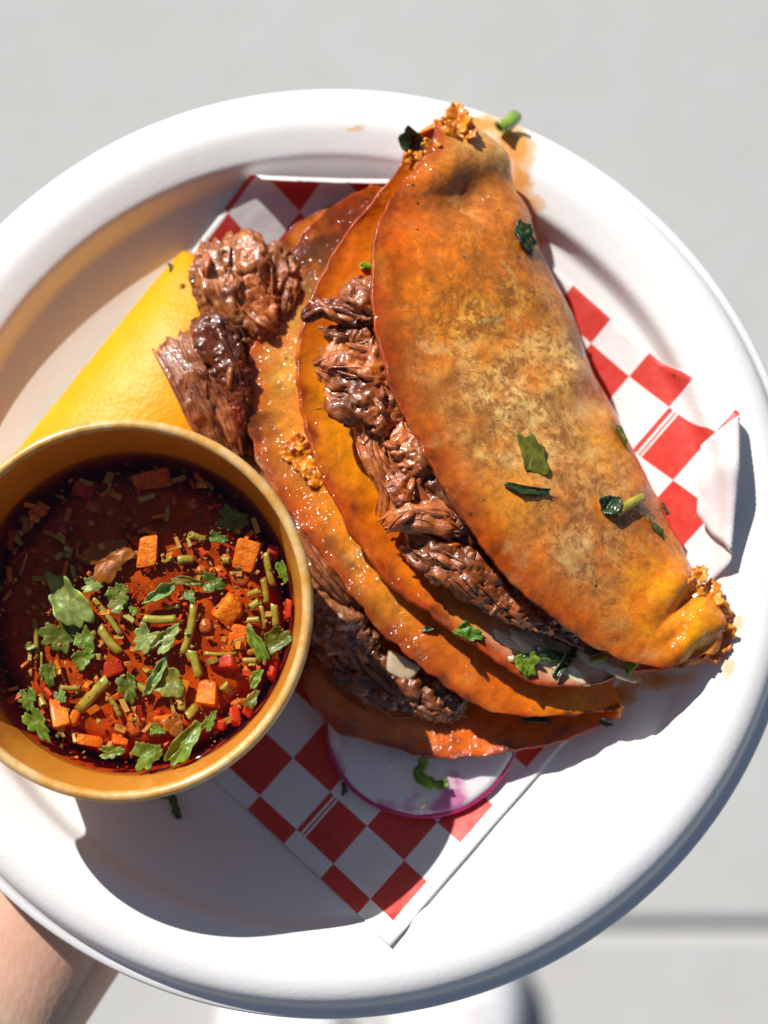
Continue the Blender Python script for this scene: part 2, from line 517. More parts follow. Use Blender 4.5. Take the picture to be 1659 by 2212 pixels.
# ------------------------------------------------------------------ checkered paper liner
def build_liner():
    O = np.array([782.4, 2023.8]); e1 = np.array([86.5, 79.5]); e2 = np.array([81.0, -91.5])
    K = PW / 1800.0
    a_lines = [-10.1]
    a_lines += list(range(-10, 2)) + [1.6, 1.86]
    a_lines += [-0.90, -0.85, -0.81, -0.77]
    BS = 0.962
    b_lines = [-0.36] + [n * BS for n in range(0, 12)] + [11.1]
    def refine(L, step=0.075):
        L = sorted(L)
        out = []
        for x, y in zip(L[:-1], L[1:]):
            n = max(1, round((y - x) / step))
            out += [x + (y - x) * i / n for i in range(n)]
        return out + [L[-1]]
    A = refine(a_lines); B = refine(b_lines)
    def flat(a, b):
        p = (O + a * e1 + b * e2) * K
        return W(p[0], p[1], 0.0)
    # folds: (point, outward direction, rise, curl)
    fr = W(1546, 990, 0.0); fr2 = W(1540, 1140, 0.0)
    ft = W(575, 418, 0.013); ft2 = W(830, 424, 0.013)
    folds = []
    LIMS = (0.0115, 0.0105)
    for p, q, flip in ((fr, fr2, 1), (ft, ft2, 1)):
        d = (q - p).normalized()
        nrm = Vector((d.y, -d.x, 0))
        if nrm.dot(p) < 0:
            nrm = -nrm
        folds.append((p, nrm))
    rc = W(1590, 1060, 0.0)
    verts, keep = [], {}
    for i, a in enumerate(A):
        for j, b in enumerate(B):
            p = flat(a, b)
            q = Vector((p.x, p.y, 0))
            lift = 0.0
            dr = (q - Vector((rc.x, rc.y, 0))).length
            lift = max(lift, 0.010 * max(0, 1 - dr / 0.042) ** 1.4)
            top = max(0.0, (Vector((p.x, p.y, 0)) - Vector((ft.x, ft.y, 0))).y + 0.02) / 0.03
            lift += 0.0015 * min(1.0, top) ** 1.5
            extra = 0.0
            for k, (fp, fn) in enumerate(folds):
                dd = (q - Vector((fp.x, fp.y, 0))).dot(fn)
                lim = LIMS[k]
                if dd > lim:
                    q = q - fn * (dd - lim)
                    dd = lim
                if dd > 0:
                    if k == 1:
                        rr = 0.004              # rolled over as a soft tube
                        ang = min(dd / rr, math.pi)
                        over = max(0.0, dd - math.pi * rr)
                        q = q - fn * dd + fn * (rr * math.sin(ang)) - fn * over
                        extra += rr * (1 - math.cos(ang)) + 0.10 * over
                    else:
                        rr = 0.0011
                        ang = min(dd / rr, math.pi)
                        over = max(0.0, dd - math.pi * rr)
                        q = q - fn * dd + fn * (rr * math.sin(ang)) - fn * over
                        extra += rr * (1 - math.cos(ang)) + 0.20 * over
            r = prad(q.x, q.y)
            z = plate_z(min(r, 0.112)) + 0.0006 + lift + extra
            z += 0.0005 * (fbm((p.x, p.y, 0), 60, 3.0, 3) + 0.4) * (1.0 if r > 0.02 else 0.5)
            verts.append((q.x, q.y, max(z, plate_z(min(r, 0.112)) + 0.0004)))
    nb = len(B)
    faces, idx = [], []
    for i in range(len(A) - 1):
        for j in range(nb - 1):
            a = (A[i] + A[i + 1]) / 2; b = (B[j] + B[j + 1]) / 2
            # torn-away corner that lies under the cup and the lemon
            if a < -3.8 and b < -0.36 + (-3.8 - a) * 0.78:
                continue
            fl = flat(a, b); fl.z = 0
            if any((fl - Vector((fp.x, fp.y, 0))).dot(fn) > lim + 0.0016 for (fp, fn), lim in zip(folds, LIMS)):
                continue
            faces.append((i * nb + j, (i + 1) * nb + j, (i + 1) * nb + j + 1, i * nb + j + 1))
            ia, ib = math.floor(a), math.floor(b / BS)
            red = (ia + ib) % 2 == 1
            if a > 1.6:
                red = False
            if -0.90 < a < -0.85 or -0.81 < a < -0.77:
                red = False
            idx.append(1 if red else 0)
    M['paper_back'] = mat_paper('paper_white_back', (0.84, 0.78, 0.775))
    o = mesh('paper_liner', verts, faces, [M['paper_white'], M['paper_red'], M['paper_white'], M['paper_back']], solid=0.0001, offset=0.0)
    o.modifiers[0].material_offset = 2
    o.modifiers[0].material_offset_rim = 0
    o.data.polygons.foreach_set('material_index', idx)
    tag(o, 'red and white checkered greaseproof paper lining the plate', 'paper')
build_liner()

# ------------------------------------------------------------------ tacos
BV = {}
def lerp(a, b, t): return a + (b - a) * t
C_OR = np.array((0.80, 0.155, 0.002)); C_DO = np.array((0.52, 0.070, 0.002)); C_GO = np.array((0.78, 0.335, 0.022)); C_PALE = np.array((0.88, 0.57, 0.19))
C_BR = np.array((0.30, 0.090, 0.016)); C_CH = np.array((0.055, 0.018, 0.008)); C_RED = np.array((0.25, 0.030, 0.005)); C_CHZ = np.array((0.74, 0.60, 0.40)); C_YEL = np.array((0.93, 0.36, 0.006)); C_GREY = np.array((0.60, 0.335, 0.11))

def tortilla(parent, Et, S, Eb, ztop, zbot, blobs_top, blobs_bot, seed, dents=(), nT=260, nH=84, ragged=0.0009, edge_char=0.5, fk=1.0):
    Et = resample([W(*p) for p in Et], nT); S = resample([W(*p) for p in S], nT); Eb = resample([W(*p) for p in Eb], nT)
    G = np.zeros((nT, 2 * nH - 1, 3))
    for i in range(nT):
        t = i / (nT - 1)
        w = max(0.0, math.sin(math.pi * t)) ** 0.55
        a, s, b = Et[i].copy(), S[i], Eb[i].copy()
        # ragged open edges
        da = ragged * (fbm((t * 40, seed, 0), 1, 1.0, 4) * 1.6)
        db = ragged * (fbm((t * 40, seed, 9), 1, 4.0, 4) * 1.6)
        dirA = (a - s); dirA /= np.linalg.norm(dirA) + 1e-9
        dirB = (b - s); dirB /= np.linalg.norm(dirB) + 1e-9
        a += dirA * da; b += dirB * db
        P = [a]
        for f, dz in ztop:
            q = lerp(a, s, f); q[2] += dz * w; P.append(q)
        P.append(s.copy())
        k0 = len(P) - 1
        for f, dz in zbot:
            q = lerp(s, b, f); q[2] += dz * w; P.append(q)
        P.append(b)
        P = np.array(P)
        for j in range(nH):
            G[i, j] = cr(P, k0 * j / (nH - 1))
        kb = len(P) - 1 - k0
        for j in range(1, nH):
            G[i, nH - 1 + j] = cr(P, k0 + kb * j / (nH - 1))
    N = grid_normals(G)
    if N[nT // 2, nH // 2, 2] < 0:
        N = -N
    col = np.zeros((nT, 2 * nH - 1, 4))
    for i in range(nT):
        t = i / (nT - 1)
        for j in range(2 * nH - 1):
            top = j < nH
            s = j / (nH - 1) if top else 1 - (j - nH + 1) / (nH - 1)     # 0 at open edge, 1 at fold
            p = G[i, j]
            d = 0.0013 * fbm(p, 45, seed, 2) + 0.00025 * fbm(p, 260, seed + 3, 3)
            bub = n3(p, 130, seed + 8)
            if bub > 0.22:
                d += 0.0008 * (bub - 0.22)
            if top:
                for (ts, ss, rt, rs, h) in dents:
                    e = ((t - ts) / rt) ** 2 + ((s - ss) / rs) ** 2
                    if e < 5:
                        d += h * math.exp(-e * 1.2)
            G2 = p + N[i, j] * d
            if top or True:
                G[i, j] = G2
            n1 = fbm(p, 55, seed + 20, 4); n2 = fbm(p, 150, seed + 30, 4); n4 = n3(p, 500, seed + 5)
            c = C_GO * 0.55 + C_OR * 0.45
            c = lerp(c, C_OR, min(1, max(0, 0.5 + n1 * 1.6)))
            fr_ = 0.34
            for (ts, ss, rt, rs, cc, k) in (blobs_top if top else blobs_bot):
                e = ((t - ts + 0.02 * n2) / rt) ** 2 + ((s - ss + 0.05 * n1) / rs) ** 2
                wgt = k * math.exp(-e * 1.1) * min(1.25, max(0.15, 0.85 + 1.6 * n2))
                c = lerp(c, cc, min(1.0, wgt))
                tgt = 1.0 if (cc is C_PALE or cc is C_GO or cc is C_GREY or cc is C_BR) else 0.22
                fr_ = lerp(fr_, tgt, min(1.0, wgt))
            # browned open rim, with blackened blisters
            eb = math.exp(-(s / 0.065) ** 1.2) * (0.85 + 1.3 * n2)
            c = lerp(c, C_RED, min(1, max(0, eb * 1.3)))
            c = lerp(c, C_DO, min(.8, max(0, math.exp(-(s / 0.11) ** 1.5) * (0.35 + 1.2 * n1))))
            ec = math.exp(-(s / 0.10) ** 1.2) * max(0, n2 + 0.25 * n4 - 0.12) * 5 * edge_char
            c = lerp(c, C_CH, min(0.85, max(0, ec)))
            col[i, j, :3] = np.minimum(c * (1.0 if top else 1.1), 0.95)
            col[i, j, 3] = fr_ * fk if top else fr_ * 0.2
    V = G.reshape(-1, 3)
    f = grid_faces(nT, 2 * nH - 1)
    o = mesh('tortilla', V, f, M['tortilla'], parent, col=col.reshape(-1, 4), solid=0.0016, offset=0.0)
    BV[parent.name] = BVHTree.FromPolygons([Vector(q) for q in V], f)
    return G

def hit(u, v, names=None):
    best = None
    d = ray(u, v)
    for k, b in BV.items():
        if names and k not in names:
            continue
        h = b.ray_cast(CAM, d)
        if h[0] is not None and (best is None or h[3] < best[3]):
            best = h
    if best is None:
        p = W(u, v, 0.0)
        for _ in range(4):
            p = W(u, v, plate_z(min(0.128, prad(p.x, p.y))) + 0.0012)
        return p, Vector((0, 0, 1))
    n = best[1].normalized()
    if n.dot(d) > 0:
        n = -n
    return best[0], n

def tube(path, radii, nseg, nring, seed, flat=0.75, lump=0.22, ridge=0.12, ridges=7, up=None, cap=0.25, sq=1.0, crack=0.0):
    """fibrous tapered body along a path; returns verts, faces, uv"""
    Pth = resample(path, nring)
    rr = np.interp(np.linspace(0, 1, nring), np.linspace(0, 1, len(radii)), radii)
    L = np.linalg.norm(np.diff(Pth, axis=0), axis=1).sum()
    v, uv = [], []
    upv = Vector(up) if up else Vector((0, 0, 1))
    for i in range(nring):
        t = i / (nring - 1)
        T = Vector(Pth[min(i + 1, nring - 1)] - Pth[max(i - 1, 0)]).normalized()
        X = T.cross(upv)
        if X.length < 0.1:
            X = T.cross(Vector((1, 0, 0)))
        X.normalize()
        Y = X.cross(T).normalized()
        end = min(1.0, min(t, 1 - t) / 0.14)
        r = rr[i] * (cap + (1 - cap) * math.sin(end * math.pi / 2) ** 0.7)
        for k in range(nseg):
            th = 2 * math.pi * k / nseg - math.pi / 2
            c, s = math.cos(th), math.sin(th)
            a = fbm((c * 1.3, s * 1.3, t * L * 55), 1.0, seed, 3)
            if sq != 1.0:
                c0, s0 = c, s
                c = math.copysign(abs(c0) ** sq, c0); s = math.copysign(abs(s0) ** sq, s0)
            b = noise.noise(Vector((c * ridges * 0.5, s * ridges * 0.5, t * L * 25 + seed)))
            b2 = noise.noise(Vector((c * ridges * 1.3, s * ridges * 1.3, t * L * 40 + seed * 2)))
            m = r * (1 + lump * 1.8 * a + ridge * 2.0 * b + ridge * b2)
            if crack:
                if crack < 0:        # lumpy, torn surface without a grain
                    k1 = fbm((c * 1.9 + seed, s * 1.9, t * L / max(r, .002) * 1.2), 1.0, seed, 4)
                    k2 = abs(noise.noise(Vector((c * 2.4, s * 2.4 + seed, t * L / max(r, .002) * 1.1))))
                    m += r * (-crack) * (1.5 * k1 - 1.3 * max(0, .12 - k2) / .12)
                else:                # a few long muscle bundles
                    k1 = abs(noise.noise(Vector((c * 1.7 + seed, s * 1.7, t * L * 22 + seed * .7))))
                    m -= r * crack * (max(0, .14 - k1) / .14)
            endj = T * (0.6 * rr[i] * (1 - end) * noise.noise(Vector((c * 3, s * 3, seed + t * 3))))
            v.append(Vector(Pth[i]) + X * (c * m) + Y * (s * m * flat) + endj)
            uv.append((t * L / 0.02, k / nseg))
    f = grid_faces(nring, nseg, close_v=True)
    f.append(tuple(range(nseg)))
    f.append(tuple((nring - 1) * nseg + k for k in reversed(range(nseg))))
    return v, f, uv

def meat(parent, pts, rad_mm, seed, flat=0.7, tone=(1, 1, 1), strands=6, lump=0.24, name='meat_chunk', char=0.0, fibrous=None, res=1.0):
    if fibrous is None:
        fibrous = seed in (13, 17, 36, 39)
    strands = min(strands, 3) if fibrous else min(strands, 1)
    rnd = random.Random(seed)
    path = [W(*p) for p in pts]
    radii = [r * 0.001 for r in rad_mm]
    v, f, uv = tube(path, radii, int(56 * res), int(64 * res), seed, flat, lump * (0.8 if fibrous else 1.2), 0.045 if fibrous else 0.0, 9 if fibrous else 7, None, 0.4 if fibrous else 0.55, 0.75, 0.22 if fibrous else -0.26)
    for i, p in enumerate(v):
        c = Vector(np.mean([tuple(path[0]), tuple(path[-1])], axis=0))
        d = 0.0018 * fbm(p, 130, seed, 2) + (0.0003 if fibrous else 0.0005) * (0.4 - abs(n3(p, 260, seed + 2)) * 2)
        d *= res
        q = (p - c).normalized()
        v[i] = p + Vector((q.x * .4, q.y * .4, 1)) * d
    nbase = len(v)
    Pth = resample(path, 20)
    rr = np.interp(np.linspace(0, 1, 20), np.linspace(0, 1, len(radii)), radii)
    for k in range(strands):
        a0 = rnd.uniform(0.0, 0.55); a1 = min(1.0, a0 + rnd.uniform(0.3, 0.6))
        if k % 3 == 0: a1 = 1.06
        if k % 3 == 1: a0 = -0.05
        th = rnd.uniform(0.25, math.pi - 0.25)
        sp = []
        for q in range(5):
            t = a0 + (a1 - a0) * q / 4
            i = min(19, max(0, int(round(t * 19))))
            T = Vector(Pth[min(i + 1, 19)] - Pth[max(i - 1, 0)]).normalized()
            X = T.cross(Vector((0, 0, 1))).normalized(); Y = X.cross(T)
            ext = (t - 1) * 0.02 if t > 1 else (t * 0.02 if t < 0 else 0)
            w = th + rnd.uniform(-0.15, 0.15)
            sp.append(Vector(Pth[i]) + (X * math.cos(w) + Y * math.sin(w) * flat) * rr[i] * rnd.uniform(0.88, 1.02) + T * ext)
        r0 = rnd.uniform(0.0005, 0.0011)
        sv, sf, su = tube(sp, [r0 * 0.6, r0, r0 * 1.1, r0, r0 * 0.45], 10, 22, seed + k * 7 + 1, 0.8, 0.15, 0.1)
        off = len(v)
        v += sv
        f += [tuple(q + off for q in fc) for fc in sf]
        uv += [(a, b * 0.2 + 0.13 * k) for a, b in su]
    for k in range(int(9 * res) if fibrous else int(4 * res)):
        i0 = rnd.randrange(0, 15)
        th = rnd.uniform(0.1, math.pi - 0.1)
        sp = []
        drift = rnd.uniform(-.25, .25)
        for q in range(5):
            i = min(19, i0 + q + (q if rnd.random() < .3 else 0))
            T = Vector(Pth[min(i + 1, 19)] - Pth[max(i - 1, 0)]).normalized()
            X = T.cross(Vector((0, 0, 1))).normalized(); Y = X.cross(T)
            w = th + drift * q
            sp.append(Vector(Pth[i]) + (X * math.cos(w) + Y * math.sin(w) * flat) * rr[i] * (1.02 + .06 * q * rnd.random()) + T * (rnd.uniform(-.0006, .0006) + q * .0002))
        r0 = rnd.uniform(0.00018, 0.00042)
        sv, sf, su = tube(sp, [r0 * .5, r0, r0, r0 * .3], 6, 12, seed + k * 3 + 2, .9, .1, .05)
        off = len(v)
        v += sv
        f += [tuple(q + off for q in fc) for fc in sf]
        uv += [(a, b * 0.05 + 0.071 * k) for a, b in su]
    cols = []
    for p in v:
        c = np.array(tone) * np.array((1.0, 0.97, 0.82)) * (1 + 0.6 * n3(p, 90, seed))
        d = fbm(p, 160, seed + 4, 3) + char - 0.25
        c = lerp(c, np.array((0.22, 0.10, 0.08)), min(0.9, max(0, d * 3)))
        cols.append(np.clip(c, 0, 2.2))
    return mesh(name, v, f, M['meat'], parent, uv=uv, col=np.array(cols))

def blob(name, pos, rad, seed, mat, parent=None, amp=0.35, freq=1.6, nrm=None, rot=0.0, sub=(18, 26), label=None, cat=None):
    """irregular lump: radii along local x, y, normal"""
    rnd = random.Random(seed)
    n = Vector(nrm) if nrm is not None else Vector((0, 0, 1))
    X = Vector((math.cos(rot), math.sin(rot), 0)); X = (X - n * X.dot(n)).normalized(); Y = n.cross(X)
    v = []
    nu, nv = sub
    for i in range(nu):
        ph = math.pi * (i + 0.02) / (nu - 0.96)
        for k in range(nv):
            a = 2 * math.pi * k / nv
            d = Vector((math.sin(ph) * math.cos(a), math.sin(ph) * math.sin(a), math.cos(ph)))
            m = 1 + amp * 1.6 * fbm(d, freq, seed * 3.7, 4)
            v.append(Vector(pos) + X * (d.x * rad[0] * m) + Y * (d.y * rad[1] * m) + n * (d.z * rad[2] * m))
    f = grid_faces(nu, nv, close_v=True)
    f.append(tuple(reversed(range(nv)))); f.append(tuple((nu - 1) * nv + k for k in range(nv)))
    uv = [(i / nu, k / nv) for i in range(nu) for k in range(nv)]
    cols = [np.clip(np.array((1, 1, 1)) * (1 + 0.6 * n3(p, 200, seed)), 0.2, 2) for p in v]
    return mesh(name, v, f, mat, parent, uv=uv, col=np.array(cols))

# --- the lower taco
t2 = empty('taco', 'lower fried taco with beef spilling from its left side, mostly under the other taco', 'taco', W(900, 1000, 0.0), 'fried beef tacos')
t2['_wloc'] = tuple(t2.location)
T2_Et = [(800, 398, .020), (745, 430, .021), (690, 470, .022), (648, 512, .0225), (602, 605, .023), (562, 690, .0235), (536, 790, .024), (527, 880, .0245), (545, 965, .0245), (577, 1035, .0245), (640, 1122, .0245), (700, 1208, .024), (747, 1270, .024), (800, 1340, .0235),
         (852, 1392, .023), (902, 1432, .0225), (960, 1480, .0215), (1022, 1520, .020), (1090, 1543, .0185), (1180, 1549, .017), (1262, 1541, .0155), (1338, 1524, .014)]
T2_S = [(850, 420, .016), (905, 520, .014), (960, 660, .013), (1040, 860, .012), (1130, 1080, .012), (1230, 1310, .011), (1305, 1450, .011), (1345, 1533, .0115)]
T2_Eb = [(770, 425, .012), (690, 455, .011), (628, 500, .010), (570, 600, .008), (530, 760, .0088), (525, 950, .0088), (575, 1180, .0088), (632, 1370, .0088), (652, 1465, .0088), (685, 1530, .0088), (735, 1582, .0088), (850, 1616, .0088), (950, 1637, .0088), (1080, 1628, .0088), (1200, 1603, .0088), (1290, 1572, .0088), (1340, 1543, .009)]
tortilla(t2, T2_Et, T2_S, T2_Eb, [(.3, .002), (.62, .0035), (.88, .0035)], [(.12, -.006), (.4, -.0075), (.7, -.0035)],
         [(.10, .15, .17, .35, C_RED * 0.75, 1.3), (.04, .3, .1, .3, C_RED * 0.8, 1.1), (.13, .12, .05, .12, C_CH, .9), (.18, .06, .05, .05, C_CH, .7), (.30, .15, .10, .12, C_PALE * np.array((.95, .9, .45)), .8), (.42, .12, .08, .10, C_GO, .9), (.44, .05, .04, .06, C_BR, .8), (.52, .2, .06, .1, C_YEL, .7), (.62, .12, .1, .15, C_GO, .7),
          (.72, .05, .07, .05, C_BR, 1.), (.76, .15, .06, .08, C_BR, .6), (.85, .12, .12, .15, C_OR, .9), (.95, .12, .08, .2, C_YEL, .6), (.68, .02, .1, .04, C_CH, .9)],
         [(.5, .3, .4, .5, C_DO, .5), (.75, .15, .15, .25, C_OR, .9), (.66, .06, .06, .06, C_PALE, .5), (.9, .1, .1, .15, C_DO, .8)], 2.0, edge_char=0.8, ragged=0.0011, fk=0.45)

# --- the upper taco
t1 = empty('taco', 'upper golden folded taco lying whole across the plate, its tip on the rim', 'taco', W(1150, 900, 0.0), 'fried beef tacos')
t1['_wloc'] = tuple(t1.location)
T1_Et = [(948, 262, .037), (925, 322, .039), (880, 385, .042), (830, 450, .046), (806, 520, .049), (799, 620, .051), (812, 720, .052), (848, 850, .052), (900, 947, .051), (950, 1040, .050), (1000, 1122, .048), (1080, 1232, .044), (1200, 1340, .038), (1300, 1407, .032), (1370, 1430, .029), (1440, 1438, .027), (1522, 1418, .0235)]
T1_S = [(985, 243, .034), (1022, 278, .032), (1090, 332, .029), (1106, 400, .027), (1138, 470, .026), (1168, 555, .024), (1215, 655, .022), (1270, 790, .020), (1345, 950, .019), (1420, 1100, .019), (1478, 1205, .019), (1503, 1258, .019), (1538, 1300, .020), (1556, 1345, .020), (1545, 1402, .021)]
T1_Eb = [(905, 285, .033), (872, 325, .032), (858, 368, .031), (800, 440, .031), (735, 520, .031), (690, 605, .0315), (655, 700, .032), (640, 800, .032), (655, 900, .032), (690, 1010, .032), (737, 1112, .0315), (830, 1247, .030), (950, 1342, .029), (1050, 1412, .027), (1110, 1455, .025), (1180, 1482, .023), (1290, 1477, .021), (1370, 1452, .020), (1480, 1438, .020)]
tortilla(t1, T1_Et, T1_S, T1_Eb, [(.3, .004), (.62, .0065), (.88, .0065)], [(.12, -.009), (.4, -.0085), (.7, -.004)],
         [(.05, .75, .12, .5, C_PALE * np.array((1, .92, .8)), 1.0), (.04, .1, .07, .25, C_DO, 1.), (.17, .45, .07, .35, C_BR, .75), (.22, .15, .12, .2, C_OR, 1.), (.33, .06, .1, .12, C_DO, .8), (.40, .12, .06, .08, C_BR, .7), (.36, .5, .08, .35, C_GO, .9),  # first brown blob paints the dent's shading into the colour, along with grease
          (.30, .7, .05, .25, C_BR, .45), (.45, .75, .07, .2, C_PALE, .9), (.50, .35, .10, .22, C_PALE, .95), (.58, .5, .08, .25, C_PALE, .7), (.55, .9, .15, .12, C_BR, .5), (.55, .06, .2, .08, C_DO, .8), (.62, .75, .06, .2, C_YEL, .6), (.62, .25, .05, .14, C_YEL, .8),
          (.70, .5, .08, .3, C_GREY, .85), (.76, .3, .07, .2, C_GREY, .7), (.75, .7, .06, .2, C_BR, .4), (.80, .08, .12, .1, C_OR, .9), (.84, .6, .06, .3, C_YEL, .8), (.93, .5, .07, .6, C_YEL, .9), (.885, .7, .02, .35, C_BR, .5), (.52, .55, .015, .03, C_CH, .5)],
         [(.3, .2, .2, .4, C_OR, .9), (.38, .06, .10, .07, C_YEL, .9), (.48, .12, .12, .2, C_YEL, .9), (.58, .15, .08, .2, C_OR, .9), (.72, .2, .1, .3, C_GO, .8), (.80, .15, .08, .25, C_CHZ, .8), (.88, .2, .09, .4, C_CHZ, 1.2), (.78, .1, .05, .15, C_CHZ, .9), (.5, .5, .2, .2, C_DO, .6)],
         1.0, dents=[(.17, .5, .05, .32, -.005), (.888, .72, .012, .32, -.0022), (.855, .6, .022, .3, .0016), (.93, .5, .03, .4, .0016), (.915, .3, .014, .12, -.0012), (.95, .75, .014, .15, .0012), (.50, .72, .03, .15, .0012), (.62, .25, .03, .12, .0012), (.70, .75, .02, .12, .0012), (.58, .82, .02, .10, .001), (.97, .3, .02, .3, -.0015)], edge_char=0.45)
t1key = t1.name
t2key = t2.name

# beef in the lower taco
TB = (1.0, 1.0, 1.0)
meat(t2, [(455, 530, .023), (470, 600, .026), (500, 680, .025), (540, 760, .021)], [4.5, 6, 6, 4], 11, .5, (1.1, 1.0, .8), 2, .24)
meat(t2, [(520, 508, .024), (535, 570, .027), (550, 650, .026), (575, 740, .023)], [5.5, 7, 6, 4], 12, .5, (1.15, .95, .7), 2, .28)
meat(t2, [(585, 535, .023), (600, 585, .024), (595, 650, .024), (580, 720, .022)], [4.5, 6, 5, 3], 22, .55, (1.1, .95, .7), 2, .28)
meat(t2, [(438, 560, .021), (445, 620, .022), (470, 690, .021)], [3, 4, 3], 23, .6, (1.0, .8, .6), 4, .3)
meat(t2, [(358, 742, .025), (400, 802, .027), (440, 890, .025), (482, 990, .020)], [4.2, 4.8, 4.3, 2.4], 13, .5, (1.0, .95, 1.2), 8, .14)
meat(t2, [(405, 716, .026), (440, 782, .028), (475, 870, .026), (515, 985, .020)], [4, 4.4, 3.8, 1.5], 25, .5, (1.05, .95, 1.1), 8, .14, fibrous=True)
meat(t2, [(440, 682, .028), (470, 742, .030), (505, 820, .028), (525, 900, .024)], [4.2, 5, 4.4, 2.4], 14, .6, (.55, .30, .22), 5, .28, char=.22)
meat(t2, [(500, 800, .027), (520, 880, .026), (522, 960, .021)], [1.8, 2.4, 1], 26, .7, (.5, .16, .12), 2, .3)
meat(t2, [(345, 755, .022), (380, 800, .022), (405, 850, .019)], [1.6, 2.6, 1.6], 15, .7, (1.5, .6, .3), 2, .3)
meat(t2, [(400, 870, .016), (425, 930, .017), (440, 985, .014)], [3.5, 4.5, 3], 16, .7, (1.9, 1.5, .9), 4, .3)
meat(t2, [(575, 1030, .020), (640, 1130, .021), (700, 1225, .021), (755, 1300, .019)], [3, 4, 4.2, 2.5], 17, .8, (.85, .75, .75), 8, .2)
meat(t2, [(655, 1170, .012), (710, 1260, .014), (755, 1350, .014), (790, 1430, .012)], [7, 9.5, 9, 5], 18, .7, (.85, .8, .75), 7, .28)
meat(t2, [(700, 1320, .010), (760, 1430, .010), (840, 1490, .010), (930, 1500, .010)], [6, 8, 7, 5], 19, .7, (.6, .5, .45), 6, .3)
meat(t2, [(850, 1470, .011), (930, 1505, .011), (1010, 1530, .010)], [5, 6, 3.5], 20, .7, (.75, .6, .5), 5, .3)
meat(t2, [(560, 900, .012), (600, 1040, .012), (660, 1180, .011)], [8, 9, 8], 21, .6, (.7, .6, .55), 4, .3)
# beef in the upper taco
meat(t1, [(654, 690, .040), (690, 664, .041), (735, 668, .041), (790, 690, .041)], [1.7, 2.6, 4.0, 4.5], 31, .75, (.75, .42, .34), 4, .34, char=.22)
meat(t1, [(745, 640, .040), (790, 650, .042), (840, 680, .041)], [5, 6.2, 5], 32, .7, (1.35, 1.1, .95), 5, .3)
meat(t1, [(710, 745, .037), (760, 735, .038), (820, 745, .039)], [4, 5.5, 5], 33, .7, (.9, .7, .5), 5, .34)
meat(t1, [(690, 772, .038), (735, 790, .040), (790, 800, .041), (850, 810, .040)], [4.5, 6.5, 7, 6], 34, .75, (1.35, 1.1, .9), 6, .3)
meat(t1, [(735, 815, .038), (775, 855, .040), (825, 905, .039), (860, 960, .037)], [6, 8.0, 7.5, 5], 35, .72, (.95, .72, .5), 7, .34)
meat(t1, [(795, 905, .037), (815, 980, .038), (845, 1060, .037), (835, 1130, .035)], [4.5, 5, 3.6, 3.0], 36, .55, (1.5, 1.25, 1.0), 6, .2)
meat(t1, [(850, 920, .038), (890, 970, .039), (925, 1030, .039)], [5, 6.5, 4.5], 37, .6, (1.5, 1.25, 1.15), 5, .25)
meat(t1, [(845, 1010, .037), (880, 1060, .038), (920, 1110, .037)], [3.5, 4.5, 4], 38, .7, (1.1, .8, .65), 4, .3)
meat(t1, [(828, 1135, .036), (870, 1120, .038), (930, 1120, .038), (990, 1130, .037)], [2.2, 4.0, 4.8, 4.6], 39, .7, (1.45, 1.2, .95), 8, .2)
meat(t1, [(930, 1040, .036), (960, 1090, .037), (1000, 1150, .036)], [4.5, 5, 4.5], 40, .7, (.75, .55, .45), 5, .3)
meat(t1, [(880, 1165, .033), (950, 1205, .034), (1030, 1250, .034), (1110, 1320, .032)], [4.5, 6, 6, 4.5], 41, .7, (.8, .6, .45), 8, .26)
meat(t1, [(1040, 1260, .031), (1110, 1310, .031), (1200, 1345, .029)], [4, 4.5, 3], 42, .7, (1.0, .7, .45), 6, .28)
meat(t1, [(1090, 1230, .029), (1170, 1300, .027), (1260, 1370, .024)], [7, 7, 5], 43, .7, (.6, .5, .42), 3, .3)
meat(t1, [(860, 780, .035), (910, 900, .035), (990, 1050, .034), (1080, 1180, .031)], [8, 9, 9, 8], 44, .7, (.5, .38, .3), 2, .3)

